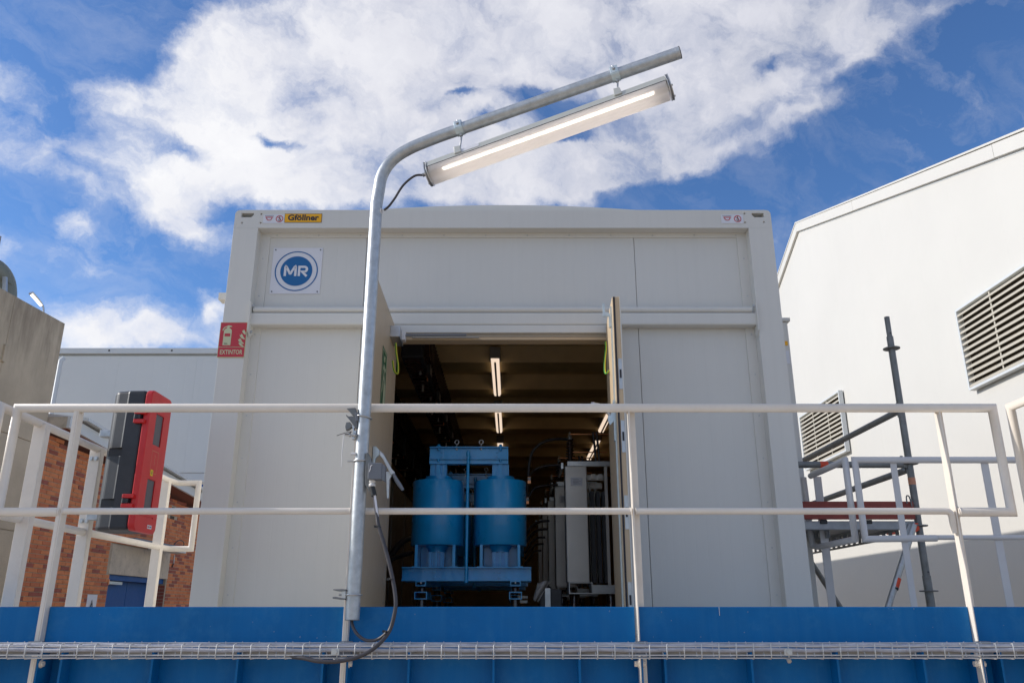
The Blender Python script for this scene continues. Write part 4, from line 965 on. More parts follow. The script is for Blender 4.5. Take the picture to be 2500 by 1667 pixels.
m = MB(); m.tube([(2.205, 6.02, RT), (2.205, 5.365, RT), (2.205, 5.365, RM - 0.01), (2.205, 6.02, RM - 0.01), (2.175, 6.06, RM), (2.165, 6.06, RT - 0.005)], 0.0212, 18, closed=False); m.build('loop_rail', M['white_rail'], gr)
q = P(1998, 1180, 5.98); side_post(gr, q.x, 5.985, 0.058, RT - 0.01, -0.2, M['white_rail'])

# ================================================================== cable basket along the beam
ct = thing('cable_tray', 'galvanised wire basket tray running along the blue beam', 'cable tray', (0, 3.78, -0.2))
TX0, TX1 = -3.3, 3.5
def wire_line(nm, y, z): MB().tube([(TX0, y, z), (TX1, y, z)], 0.0026, 8).build(nm, M['wire'], ct)
for y, z in ((3.835, -0.134), (3.838, -0.160), (3.73, -0.1445), (3.725, -0.1795), (3.728, -0.191), (3.77, -0.193), (3.81, -0.191)): wire_line('long_wire', y, z)
m = MB(); x = TX0 + 0.03; wires = []
while x < TX1:
    m.tube([(x, 3.828, -0.150), (x, 3.838, -0.131), (x, 3.842, -0.134), (x + 0.004, 3.842, -0.186), (x + 0.004, 3.835, -0.195), (x, 3.732, -0.195), (x, 3.721, -0.187), (x + 0.001, 3.722, -0.141), (x + 0.004, 3.728, -0.134), (x + 0.006, 3.742, -0.135)], 0.0026, 6)
    x += 0.0742
m.build('cross_wires', M['wire'], ct, kind='stuff')
for px in (265 / 3.853 + 750, 1400 + 2055 / 3.92):
    q = P(px, 1590, 3.715)
    m = MB(); m.box(q.x - 0.017, q.x + 0.017, 3.712, 3.719, -0.180, -0.152); m.tube([(q.x, 3.712, -0.166), (q.x, 3.704, -0.166)], 0.009, 12); m.tube([(q.x, 3.72, -0.196), (q.x, 3.71, -0.204)], 0.010, 6); m.build('splice_clamp', M['steel'], ct, bev=0.001)
for x in (-2.122, -0.742, 0.572, 2.092):
    m = MB(); m.box(x - 0.022, x + 0.030, 3.843, 3.886, -0.185, -0.128); m.build('tray_bracket', M['grey_plastic'], ct, bev=0.002)
def wavy(x0, x1, y, z, r, amp, ph):
    n = 220; pts = [(x0 + (x1 - x0) * i / n, y + amp * math.sin(i * 0.8 + ph), z + amp * 0.7 * math.sin(i * 0.53 + ph)) for i in range(n + 1)]
    return MB().tube(pts, r, 10)
o_ = wavy(TX0, TX1, 3.795, -0.1435, 0.0084, 0.0030, 0.3).build('conduit', M['lilac_pipe']); tag(o_, 'upper of the two grey white conduits lying in the wire tray', 'conduit', 'conduits in the wire tray')
o_ = wavy(TX0, TX1, 3.775, -0.1610, 0.0086, 0.0030, 1.3).build('conduit', M['lilac_pipe']); tag(o_, 'lower of the two grey white conduits lying in the wire tray', 'conduit', 'conduits in the wire tray')
o_ = wavy(TX0, TX1, 3.755, -0.1895, 0.0035, 0.0015, 2.3).build('thin_cable', M['cable']); tag(o_, 'thin black cable on the bottom of the wire tray', 'cable')

# ================================================================== lamp post
YQ = 3.835
lp = thing('lamp_post', 'galvanised bent pole with a lit tubular lamp, strapped to the front railing', 'lamp post', (-0.71, YQ, -0.04))
pr = 0.0315
A = P(1074, 333, 3.775); B = P(1659.6, 129, 3.43)
PXc = -0.712
pts = [Vector((PXc, YQ, P(858, 1513, YQ).z)), Vector((PXc, YQ, 1.0)), Vector((PXc, YQ, P(922, 500, YQ).z))]
bend = [P(922, 500, YQ), P(924.5, 468, YQ - .002), P(931, 434, YQ - .005), P(946, 405, YQ - .012), P(969, 382, YQ - .02), P(1002, 362.5, YQ - .032), P(1038, 347, YQ - .045), A]
bend[0].x = PXc
cat = catmull(bend, 6)
pts = pts[:2] + cat + [A + (B - A) * t for t in (0.05, 0.3, 0.6, 1.0)]
m = MB(); m.tube(pts, pr, 32, caps=False); pole = m.build('pole', M['galv'], lp)
dB = (B - A).normalized()
m = MB(); m.cyl(B - dB * 0.003, B + dB * 0.004, pr * 0.96, 28); m.ring(B + dB * 0.002, dB, pr * 0.97, 0.0022, 28, 6); m.build('end_plug', M['black'], lp)
z0 = pts[0].z
m = MB(); m.ring((PXc, YQ, z0 + 0.001), (0, 0, 1), pr - 0.001, 0.0022, 28, 6); m.cyl((PXc, YQ, z0 + 0.006), (PXc, YQ, z0 + 0.009), pr * 0.95, 24); m.build('pole_foot', M['scaffold'], lp)
# lamp body
LA = P(1052, 426, 3.765); LB = P(1631, 218, 3.435)
d = (LB - LA).normalized(); sd = d.cross(Vector((0, 0, 1))).normalized()
if sd.y > 0: sd = -sd                       # towards the street side
nn = sd.cross(d).normalized()
if nn.z < 0: nn = -nn
def xs_(c, pts2): return [c + sd * a_ + nn * b_ for a_, b_ in pts2]
Lr = 0.057; Ln = LB - LA
m = MB(); m.prism(xs_(LA, [(-0.050, 0.0185), (0.0535, 0.0185), (0.050, 0.030), (0.046, 0.050), (-0.046, 0.050), (-0.050, 0.030)]), Ln); hs = m.build('luminaire', M['lamp_alu'], lp, bev=0.0015)
m = MB(); m.prism(xs_(LA + d * 0.004, [(-0.052, 0.0145), (0.0545, 0.0145), (0.0545, 0.0180), (-0.052, 0.0180)]), Ln * 0.992); m.build('seam', M['black'], hs)
m = MB(); m.prism(xs_(LA + d * 0.006, [(-0.046, 0.010), (0.046, 0.010), (0.046, 0.014), (-0.046, 0.014)]), Ln * 0.988); m.build('gear_tray', M['white_plastic'], hs)
m = MB()
for f0, f1 in ((0.055, 0.475), (0.482, 0.945)): m.prism(xs_(LA + Ln * f0, [(-0.010, 0.004), (0.010, 0.004), (0.010, 0.009), (-0.010, 0.009)]), Ln * (f1 - f0))
m.build('led_strip', M['led'], hs)
def arc(r0, a0, a1, n): return [(r0 * math.cos(R(a0 + (a1 - a0) * i / n)), r0 * math.sin(R(a0 + (a1 - a0) * i / n))) for i in range(n + 1)]
m = MB(); ou = []
for i, (a_, b_) in enumerate(arc(Lr, 14, -194, 60)):
    rr = 1.0 + (0.022 if (i % 2 and i < 24) else 0.0); ou.append((a_ * rr, b_ * rr))
vs = [LA + d * 0.004 + sd * a_ + nn * b_ for a_, b_ in ou] + [LB - d * 0.004 + sd * a_ + nn * b_ for a_, b_ in ou]; k_ = len(ou)
m.add(vs, [(i, i + 1, k_ + i + 1, k_ + i) for i in range(k_ - 1)], True); m.build('diffuser', M['diffuser'], hs)
for c_, sg in ((LA, -1), (LB, 1)):
    ring_ = arc(Lr + 0.005, 30, -210, 40) + [(-0.050, 0.053), (0.050, 0.053)]
    m = MB(); m.prism(xs_(c_ + d * sg * 0.0015, ring_), d * sg * 0.004); ec = m.build('end_cap', M['steel'], hs, bev=0.001)
    m = MB(); m.prism(xs_(c_ + d * sg * 0.006, [(a_ * 0.97, b_ * 0.97) for a_, b_ in ring_]), d * sg * 0.006); m.build('end_gasket', M['grey_plastic'], ec)
    m = MB(); m.prism(xs_(c_ + d * sg * 0.0125, ring_), d * sg * 0.004)
    for an in (-20, -90, -160): m.cyl(c_ + d * sg * 0.016 + sd * 0.05 * math.cos(R(an)) + nn * 0.05 * math.sin(R(an)), c_ + d * sg * 0.023 + sd * 0.05 * math.cos(R(an)) + nn * 0.05 * math.sin(R(an)), 0.005, 10)
    m.build('clamp_plate', M['steel'], ec)
m = MB()
for f0 in (0.025, 0.038, 0.958, 0.970): q = LA + Ln * f0 + sd * 0.052 + nn * 0.006; m.cyl(q, q + sd * 0.004, 0.0035, 8)
m.build('rivets', M['white_plastic'], hs)
q = LA + Ln * 0.13; m = MB(); m.prism(xs_(q, [(0.0505, 0.030), (0.0522, 0.030), (0.0485, 0.0485), (0.0468, 0.0485)]), Ln * 0.10); m.build('type_label', M['sign_white'], hs)
# the two saddle clamps and stems
for (px, py) in ((1123, 326), (1503, 186)):
    t_ = (px - 1074) / (1659.6 - 1074); c_ = A + (B - A) * t_
    best = min([i / 400 for i in range(401)], key=lambda u: abs((A + (B - A) * u).x / (A + (B - A) * u).y - ray(px, py)[0] / ray(px, py)[1]))
    c_ = A + (B - A) * best; dA = (B - A).normalized(); ns = dA.cross(Vector((0, 0, 1))).normalized(); ns = -ns if ns.y > 0 else ns; nu = ns.cross(dA); nu = nu if nu.z > 0 else -nu
    m = MB(); m.cyl(c_ - dA * 0.021, c_ + dA * 0.021, pr + 0.0035, 28); m.obox(c_ + ns * 0.010 + nu * 0.036, ns * 0.012, dA * 0.020, nu * 0.006); m.obox(c_ + ns * 0.030 + nu * 0.012, ns * 0.006, dA * 0.020, nu * 0.020)
    sc_ = m.build('saddle_clamp', M['zinc'], lp, bev=0.001)
    m = MB(); hexbolt(m, c_ + ns * 0.037 + nu * 0.016, ns, 0.007, 0.008); hexbolt(m, c_ + ns * 0.010 + nu * 0.042, nu, 0.007, 0.008); m.build('clamp_bolts', M['steel'], sc_)
    best = min([i / 400 for i in range(401)], key=lambda u: abs((LA + Ln * u).x - (c_.x + 0.018)))
    e_ = LA + Ln * best + nn * 0.050
    m = MB(); m.tube([c_ - nu * pr, c_ - nu * (pr + 0.02), e_ + nn * 0.020], 0.0045, 10); m.tube([c_ - nu * (pr + 0.002), c_ - nu * (pr + 0.012)], 0.010, 6); m.build('stem', M['steel'], lp)
    m = MB(); m.prism([e_ + d * -0.018 + sd * 0.020 + nn * -0.018, e_ + d * 0.022 + sd * 0.020 + nn * -0.018, e_ + d * 0.020 + sd * 0.018 + nn * 0.020, e_ + d * -0.012 + sd * 0.018 + nn * 0.026], sd * 0.036); m.build('stem_bracket', M['lamp_alu'], lp, bev=0.002)
# supply lead from the lamp into the pole
gl = LA - d * 0.016 + nn * 0.012
m = MB(); m.tube([gl, gl - d * 0.012], 0.013, 8); m.tube([gl - d * 0.012, gl - d * 0.028], 0.010, 12); m.build('cable_gland', M['grey_plastic'], lp)
ent = P(938, 513, YQ - 0.010)
m = MB(); m.tube(catmull([gl - d * 0.026, P(1012, 430, 3.78), P(985, 452, 3.79), P(964, 484, 3.80), P(950, 503, 3.81), ent], 8), 0.0062, 10); m.build('lead', M['cable'], lp)
m = MB(); e2 = Vector((PXc + pr * 0.93, YQ - pr * 0.3, ent.z - 0.005)); m.ring(e2, (0.95, -0.3, 0), 0.011, 0.004, 20, 8); m.build('grommet', M['white_plastic'], lp)
# pole straps: u-bolt round the pole, forked bracket gripping the rail post
def ubolt(py, name='u_bolt', tilt=0.0):
    z = zy(py, YQ - pr); m = MB()
    pts = [(PXc + (pr + 0.005) * math.cos(R(a_)), YQ + (pr + 0.005) * math.sin(R(a_)), z + tilt * math.cos(R(a_))) for a_ in range(-180, 181, 15)]
    m.tube(pts, 0.0042, 8); m.tube([(PXc - pr - 0.004, YQ - 0.004, z), (PXc - pr - 0.034, YQ - 0.004, z)], 0.0042, 8)
    return m.build(name, M['steel'], lp), z
Yf = YQ - 0.02
def plate(name, pix, mat, Y=Yf, th=0.03, parent=lp): m = MB(); m.prism([P(x_, y_, Y) for x_, y_ in pix], (0, th, 0)); return m.build(name, mat, parent, bev=0.0015)
Z4 = lambda x_, y_: (750 + x_ / 3.92, 900 + y_ / 3.92)
Z5 = lambda x_, y_: (750 + x_ / 3.853, 1260 + y_ / 3.853)
ubolt(1015, tilt=-0.006)
plate('forked_bracket', [Z4(*p) for p in ((375, 378), (462, 372), (470, 430), (468, 462), (430, 440), (395, 400))], M['scaffold'], Yf - 0.004)
plate('forked_bracket', [Z4(*p) for p in ((370, 436), (395, 455), (430, 452), (478, 470), (480, 575), (455, 560), (405, 490), (372, 450))], M['scaffold'], Yf - 0.004)
plate('bracket_web', [Z4(*p) for p in ((455, 420), (486, 415), (488, 500), (460, 500))], M['grey_plastic'], Yf - 0.008, 0.02)
plate('small_bracket', [Z4(*p) for p in ((372, 512), (408, 508), (432, 540), (425, 556), (392, 580), (368, 586), (363, 550))], M['scaffold'])
plate('small_bracket', [Z4(*p) for p in ((424, 540), (470, 540), (470, 560), (448, 566), (448, 590), (470, 590), (470, 660), (440, 675), (428, 672), (426, 640), (440, 610), (436, 575))], M['steel'])
m = MB(); m.tube([P(*Z4(365, 632), Yf - 0.005), P(*Z4(475, 636), Yf - 0.005)], 0.0045, 10); m.tube([P(*Z4(402, 634), Yf - 0.005), P(*Z4(418, 634), Yf - 0.005)], 0.010, 6); m.tube([P(*Z4(448, 634), Yf - 0.005), P(*Z4(462, 634), Yf - 0.005)], 0.011, 6); m.build('clamp_screw', M['steel'], lp)
m = MB(); m.tube(catmull([P(*Z4(425, 600), Yf - .01), P(*Z4(390, 606), Yf - .01), P(*Z4(340, 620), Yf - .02), P(*Z4(282, 640), Yf - .03)], 5), 0.0016, 6); m.tube(catmull([P(*Z4(425, 600), Yf - .01), P(*Z4(400, 620), Yf - .014), P(*Z4(360, 626), Yf - .02)], 5), 0.002, 6); m.build('cable_tie', M['black'], lp)
m = MB(); m.tube(catmull([P(*Z4(352, 625), Yf - .02), P(*Z4(342, 720), Yf - .02), P(*Z4(332, 830), Yf - .02), P(*Z4(328, 940), Yf - .02)], 4), 0.0022, 6); m.build('cable_tie', M['white_plastic'], lp)
ubolt(1123)
m = MB(); q = P(*Z4(445, 815), Yf); m.tube([q + Vector((-0.012, 0, 0)), q + Vector((0.012, 0, 0))], 0.0075, 6); m.build('nut', M['white_plastic'], lp)
jb_pl = plate('box_plate', [Z4(*p) for p in ((562, 802), (580, 802), (606, 850), (622, 905), (622, 1120), (610, 1172), (596, 1172), (556, 1110), (554, 960))], M['scaffold'], Yf - 0.014, 0.03)
jx0, jz1 = P(*Z4(586, 900), Yf - .05).x, P(*Z4(586, 898), Yf - .05).z; jx1, jz0 = P(*Z4(708, 1052), Yf - .05).x, P(*Z4(586, 1056), Yf - .05).z
m = MB(); m.box(jx0, jx1, Yf - 0.05, Yf + 0.008, jz0, jz1); jb = m.build('junction_box', M['grey_plastic'], lp, bev=0.003)
m = MB(); m.prism([(jx1 - 0.001, Yf - 0.045, jz0), (jx1 + 0.014, Yf - 0.040, jz0 - 0.008), (jx1 + 0.014, Yf + 0.006, jz0 - 0.008), (jx1 - 0.001, Yf + 0.006, jz0)], (0, 0, jz1 - jz0 - 0.004)); m.build('box_lid', M['grey_plastic'], jb, bev=0.002)
m = MB(); gz = jz0; gx_ = P(*Z4(632, 1060), Yf).x; m.lathe((gx_, Yf - 0.02, gz - 0.001), (0, 0, -1), [(0, 0.015), (0.010, 0.015), (0.011, 0.012), (0.016, 0.012), (0.017, 0.016), (0.027, 0.016), (0.030, 0.009)], 8); m.build('box_gland', M['white_plastic'], jb)
m = MB(); m.tube(catmull([P(*Z4(622, 918), Yf - .055), P(*Z4(606, 935), Yf - .055), P(*Z4(604, 960), Yf - .055), P(*Z4(594, 985), Yf - .055)], 4), 0.0016, 6); m.build('white_scribble', M['white_plastic'], jb)
ubolt(1451, tilt=0.0)
plate('forked_bracket', [Z5(*p) for p in ((243, 684), (325, 682), (362, 684), (362, 700), (322, 706), (282, 702), (243, 692))], M['scaffold'])
plate('forked_bracket', [Z5(*p) for p in ((238, 756), (262, 754), (322, 766), (355, 768), (355, 785), (322, 784), (262, 776), (238, 772))], M['scaffold'])
plate('bracket_web', [Z5(*p) for p in ((322, 700), (362, 690), (362, 775), (324, 770))], M['steel'], Yf + 0.003, 0.015)
# loose cables below the junction box
def zc(p, f_=Z5): return f_(*p)
cb = thing('hanging_cable', 'thick black cable hanging from the junction box in a wide loop into the tray', 'cable', P(*Z4(632, 1120), 3.79))
path = [P(*Z4(630, 1118), Yf - .02), P(*Z4(640, 1200), 3.80), P(*Z4(668, 1400), 3.79), P(*Z5(672, 90), 3.78), P(*Z5(735, 300), 3.77), P(*Z5(800, 570), 3.76), P(*Z5(832, 780), 3.75), P(*Z5(818, 930), 3.745), P(*Z5(765, 1090), 3.74), P(*Z5(640, 1230), 3.71), P(*Z5(480, 1320), 3.70), P(*Z5(280, 1362), 3.695), P(*Z5(100, 1360), 3.70), P(*Z5(-40, 1330), 3.716), P(*Z5(-200, 1318), 3.745)]
MB().tube(catmull(path, 8), 0.0088, 12).build('sheath', M['cable'], cb)
m = MB(); m.prism([P(x_, y_, 3.783) for x_, y_ in (Z4(634, 1198), Z4(656, 1200), Z4(684, 1412), Z4(664, 1414))], (0, 0.002, 0)); m.build('wire_label', M['sign_white'], cb)
m = MB(); m.tube([P(*Z4(620, 1130), Yf - .022), P(*Z4(640, 1215), 3.79)], 0.0135, 12); m.build('boot', M['black'], cb)
for (x_, y_, Y_) in ((672, 95, 3.78), (792, 590, 3.758), (752, 1080, 3.74)):
    q = P(*Z5(x_, y_), Y_); m = MB(); m.ring(q, (0.2, 0, 1), 0.0105, 0.0022, 18, 6); m.obox(q + Vector((-0.014, -0.004, 0)), (0.006, 0, 0), (0, 0.004, 0), (0, 0, 0.005)); m.build('tie', M['black'], cb)
cb2 = thing('hanging_cable', 'thinner black cable curving from the foot of the lamp pole to the thick one', 'cable', P(*Z5(415, 985), 3.8))
m = MB(); m.tube(catmull([Vector((PXc - 0.002, YQ, z0 + 0.01)), P(*Z5(424, 1020), YQ - .01), P(*Z5(470, 1105), 3.80), P(*Z5(545, 1160), 3.78), P(*Z5(625, 1165), 3.76), P(*Z5(690, 1140), 3.745), P(*Z5(745, 1095), 3.728)], 8), 0.0070, 12); m.build('sheath', M['cable'], cb2)

# ================================================================== extinguisher box
xb = thing('extinguisher_box', 'black and red plastic fire extinguisher box bolted to the left side railing', 'extinguisher box', (-2.3, 4.93, 0.44))
BZ0, BZ1 = 0.442, 1.272; bx1 = -2.216
prof = [(-2.442, 5.02), (-2.442, 4.865), (-2.405, 4.815), (-2.330, 4.797), (-2.320, 4.790), (bx1, 4.786), (bx1, 5.075), (-2.40, 5.075)]
m = MB(); m.prism([(x_, y_, BZ0) for x_, y_ in prof], (0, 0, BZ1 - BZ0)); body = m.build('body', M['black_plastic'], xb, bev=0.018, bseg=3)
cm = MB()
for zc_ in (1.165, 0.90, 0.60):
    cm.box(-2.405, -2.315, 4.70, 4.822, zc_ - 0.028, zc_ + 0.022)
cut(body, cm)
m = MB(); lx0, lx1 = bx1 + 0.001, -2.176; y0_, y1_ = 4.780, 5.082
def rr(y0, y1, z0, z1, r, n=5):
    o = []
    for cy, cz_, a0 in ((y1 - r, z1 - r, 0), (y0 + r, z1 - r, 90), (y0 + r, z0 + r, 180), (y1 - r, z0 + r, 270)):
        o += [(cy + r * math.cos(R(a0 + 90 * i / n)), cz_ + r * math.sin(R(a0 + 90 * i / n))) for i in range(n + 1)]
    return o
m.prism([(lx0, a_, b_) for a_, b_ in rr(y0_, y1_, BZ0 - 0.004, BZ1 + 0.004, 0.04)], (lx1 - lx0, 0, 0)); lid = m.build('lid', M['red_plastic'], xb, bev=0.007, bseg=3)
cm = MB(); wz = [(PX(385, 1010, lx1).z, PX(374, 1085, lx1).z), (PX(362, 1168, lx1).z, PX(350, 1246, lx1).z)]
for za_, zb_ in wz: cm.box(lx1 - 0.008, lx1 + 0.02, 4.875, 4.985, zb_, za_)
cm.box(lx1 - 0.004, lx1 + 0.02, 4.83, 5.02, BZ0 + 0.085, BZ0 + 0.092)
cut(lid, cm)
for za_, zb_ in wz: MB().box(lx1 - 0.0075, lx1 - 0.0055, 4.877, 4.983, zb_ + 0.002, za_ - 0.002).build('lid_window', M['dark_window'], lid)
for py in (1017, 1222):
    zc_ = zy(py, 4.775)
    for dz in (-0.028, 0.026):
        m = MB(); m.box(lx0 - 0.045, lx0 + 0.02, 4.757, 4.7855, zc_ + dz - 0.012, zc_ + dz + 0.012); m.build('latch_arm', M['red_plastic'], lid, bev=0.004)
    m = MB(); m.cyl((lx0 - 0.034, 4.770, zc_ - 0.015), (lx0 - 0.034, 4.770, zc_ + 0.013), 0.014, 16)
    for k in range(4): m.ring((lx0 - 0.034, 4.770, zc_ - 0.012 + k * 0.007), (0, 0, 1), 0.014, 0.0012, 16, 6)
    m.box(lx0 - 0.034, lx0 - 0.008, 4.762, 4.7865, zc_ - 0.013, zc_ + 0.012); m.build('latch', M['black_plastic'], lid)
m = MB(); q = Vector((lx1, 4.93, PX(374, 1128, lx1).z)); ribbon(m, q, (0, 1, 0), (0, 0, 1), [(-0.045, -0.066), (0.045, -0.066), (0.045, 0.066), (-0.045, 0.066)], 0.003, 0.001, closed=True); ribbon(m, q, (0, 1, 0), (0, 0, 1), [(-0.004, 0.045), (0.004, 0.03), (-0.002, 0.015), (0.004, 0.0), (0.0, -0.02)], 0.004, 0.001); m.build('moulded_mark', M['salmon'], lid)
m = MB(); q = Vector((lx1, 4.915, PX(370, 1154, lx1).z)); flat(m, q, (0, 1, 0), (0, 0, 1), [(-0.017, -0.018), (0.017, -0.018), (0.017, 0.018), (-0.017, 0.018)], 0.0008); yl = m.build('yellow_label', M['label_yellow'], lid)
m = MB(); flat(m, q, (0, 1, 0), (0, 0, 1), [(-0.002, -0.010), (0.002, -0.010), (0.003, 0.012), (-0.003, 0.012)], 0.002); m.build('label_mark', M['ink'], yl)
m = MB(); q = Vector((lx1, 4.985, BZ0 + 0.035)); flat(m, q, (0, 1, 0), (0, 0, 1), [(-0.030, -0.011), (0.030, -0.011), (0.030, 0.011), (-0.030, 0.011)], 0.0008); wl = m.build('white_label', M['sign_white'], lid)
m = MB(); flat(m, q, (0, 1, 0), (0, 0, 1), [(-0.024, -0.004), (-0.002, -0.004), (-0.002, 0.004), (-0.024, 0.004)], 0.002); m.build('red_mark', M['sign_red'], wl)
m = MB(); flat(m, q, (0, 1, 0), (0, 0, 1), [(0.004, -0.004), (0.022, -0.004), (0.022, 0.004), (0.004, 0.004)], 0.002); m.build('blue_mark', M['sign_blue'], wl)
for zc_ in (1.03, 0.53): MB().box(-2.52, -2.441, 4.90, 4.955, zc_ - 0.02, zc_ + 0.02).build('mounting_bracket', M['galv'], xb, bev=0.002)

# ================================================================== scaffold on the right
sf = thing('scaffold', 'weathered tube scaffold beside the container with red toe board and orange taped tubes', 'scaffold', (2.87, 5.9, -EYE))
SY = 5.9; S = M['scaffold']; q = P(2165, 820, SY); SXx = P(2218, 1120, SY).x
zt = zy(774, SY); zs = zy(822, SY)
MB().cyl((SXx, SY, zs - 0.01), (SXx, SY, zt), 0.0195, 20).build('spigot', S, sf)
MB().tube([(SXx, SY, -EYE), (SXx, SY, zs)], 0.0245, 24).build('standard', S, sf)
m = MB(); m.cyl((SXx, SY, zy(1440, SY) - 0.15), (SXx, SY, zy(1405, SY)), 0.0285, 22); m.build('sleeve', S, sf)
m = MB(); m.cyl((SXx, SY - 0.0195, zy(815, SY)), (SXx, SY - 0.0205, zy(815, SY)), 0.006, 10); m.cyl((SXx + 0.004, SY - 0.0245, zy(1396, SY)), (SXx + 0.004, SY - 0.0255, zy(1396, SY)), 0.006, 10); m.build('pin_hole_shade', M['gasket_hole_shade'], sf)  # black discs on the tubes paint the shade in their holes
for py in (851, 1132, 1283, 1442):
    z = zy(py, SY); m = MB(); m.lathe((SXx, SY, z - 0.0045), (0, 0, 1), [(0, 0.058), (0.0015, 0.061), (0.0075, 0.061), (0.009, 0.058)], 30); m.build('rosette', S, sf)
za_, zb_ = zy(1183, SY), zy(1166, SY); MB().cyl((SXx, SY, za_), (SXx, SY, zb_), 0.0256, 22).build('faded_tape', M['salmon'], sf)
zl1 = P(2184, 1000, SY).z; zl2 = P(2218, 1134, SY).z
def wedge(x, y, z, dx, dy):
    m = MB(); c_ = Vector((x + dx * 0.045, y + dy * 0.045, z)); m.obox(c_, (0.022 if dx else 0.014, 0, 0), (0, 0.022 if dy else 0.014, 0), (0, 0, 0.022)); m.obox(c_ + Vector((dx * 0.005, dy * 0.005, 0.01)), (0.004 if not dx else 0.010, 0, 0), (0, 0.004 if not dy else 0.010, 0), (0, 0, 0.055)); m.build('wedge_head', S, sf, bev=0.002)
MB().tube([(SXx, SY + 0.05, zl1), (SXx, SY + 2.4, zl1)], 0.0242, 20).build('ledger', S, sf); wedge(SXx, SY, zl1, 0, 1)
MB().tube([(SXx, SY + 0.05, zl2 - 0.03), (SXx, SY + 2.4, zl2 - 0.03)], 0.0242, 20).build('ledger', S, sf)
MB().tube([(1.985, SY, zl2), (SXx - 0.05, SY, zl2)], 0.0242, 20).build('ledger', S, sf); wedge(SXx, SY, zl2, -1, 0)
for x_ in (1.985,): pass
q0, q1 = P(2001, 1134, SY), P(2020, 1134, SY); MB().tube([(q0.x, SY, zl2), (q1.x, SY, zl2)], 0.0252, 20).build('orange_tape', M['orange'], sf)
MB().tube([(SXx, SY + 2.45, -EYE), (SXx, SY + 2.45, 2.2)], 0.0245, 18).build('standard', S, sf)
z0_, z1_ = zy(1267, SY - .04), zy(1223.5, SY - .04)
MB().box(1.985, SXx - 0.035, SY - 0.045, SY - 0.015, z0_, z1_).build('toe_board', M['rust_red'], sf, bev=0.003)
m = MB(); q = P(2217, 1218, SY - .05)
m.tube(catmull([q + Vector((-0.012, 0, -0.03)), q + Vector((-0.010, 0, 0.015)), q + Vector((0, 0, 0.025)), q + Vector((0.012, 0, 0.012)), q + Vector((0.02, 0, -0.05))], 5), 0.005, 8); m.build('board_hook', S, sf)
zz0, zz1 = zy(1293, SY), zy(1272, SY)
m = MB(); m.box(1.985, SXx - 0.03, SY - 0.02, SY + 0.02, zz0, zz1); m.build('transom', M['scaffold_light'], sf, bev=0.004)
for x_ in (P(1950 + 480 / 5.227, 1272, SY).x - .10, P(1930 + 975 / 5.227, 1272, SY).x):
    m = MB(); m.obox((x_, SY - 0.025, zz1 - 0.006), (0.025, 0, 0), (0, 0.006, 0), (0, 0, 0.014)); m.build('plank_hook', M['black'], sf, bev=0.003)
px1 = P(2203, 1311, SY).x; zun = P(2203, 1311, SY).z
for k in range(3):
    xa_ = 2.0 + k * (px1 - 2.0) / 3 + 0.004; xb_ = 2.0 + (k + 1) * (px1 - 2.0) / 3 - 0.004
    pk = MB().box(xa_, xb_, SY + 0.03, SY + 2.4, zz0 + 0.012, zz0 + 0.018).build('plank', M['scaffold_light'], sf)
    for xe in (xa_, xb_ - 0.003):
        m = MB(); m.box(xe, xe + 0.003, SY + 0.03, SY + 2.4, zun, zun + 0.016); m.box(xe, xe + 0.003, SY + 0.03, SY + 2.4, zz0 - 0.006, zz0 + 0.012)
        y_ = SY + 0.03; i = 0
        while y_ < SY + 2.4:
            m.box(xe, xe + 0.003, y_, y_ + 0.055, zun + 0.016, zz0 - 0.006); y_ += 0.11
        m.build('plank_flange', M['scaffold_light'], pk)
tb_ = M['galv']
b0_, b1_ = P(2232, 1280, SY - .03), P(2168, 1482, SY - .03); dd = (b1_ - b0_).normalized()
MB().tube([b0_, b1_ + dd * 0.8], 0.0215, 20).build('brace', tb_, sf)
m = MB(); m.prism([P(x_, y_, SY - 0.035) for x_, y_ in ((2219, 1278), (2234, 1274), (2236, 1290), (2229, 1308), (2214, 1308), (2213, 1292))], (0, 0.02, 0)); m.build('brace_end', M['scaffold_light'], sf, bev=0.004)
m = MB(); m.prism([P(x_, y_, SY - 0.045) for x_, y_ in ((2234, 1276), (2242, 1276), (2246, 1292), (2238, 1298), (2232, 1294))], (0, 0.02, 0)); m.build('orange_wedge', M['orange'], sf, bev=0.003)
m = MB(); m.tube([P(2192.2, 1410, SY - .03), P(2186, 1432, SY - .03)], 0.0227, 20); m.build('orange_tape', M['orange'], sf)
m = MB(); m.tube([P(2185.7, 1433, SY - .03), P(2184.4, 1438, SY - .03)], 0.0229, 20); m.build('black_tape', M['black'], sf)
MB().tube([P(1955, 1332, 7.0), P(2064, 1500, 7.0)], 0.0215, 16).build('brace', S, sf)
MB().obox(P(2176, 1300, SY + .6), (0.03, 0, 0), (0, 0.02, 0), (0, 0, 0.012)).build('orange_cap', M['orange'], sf)

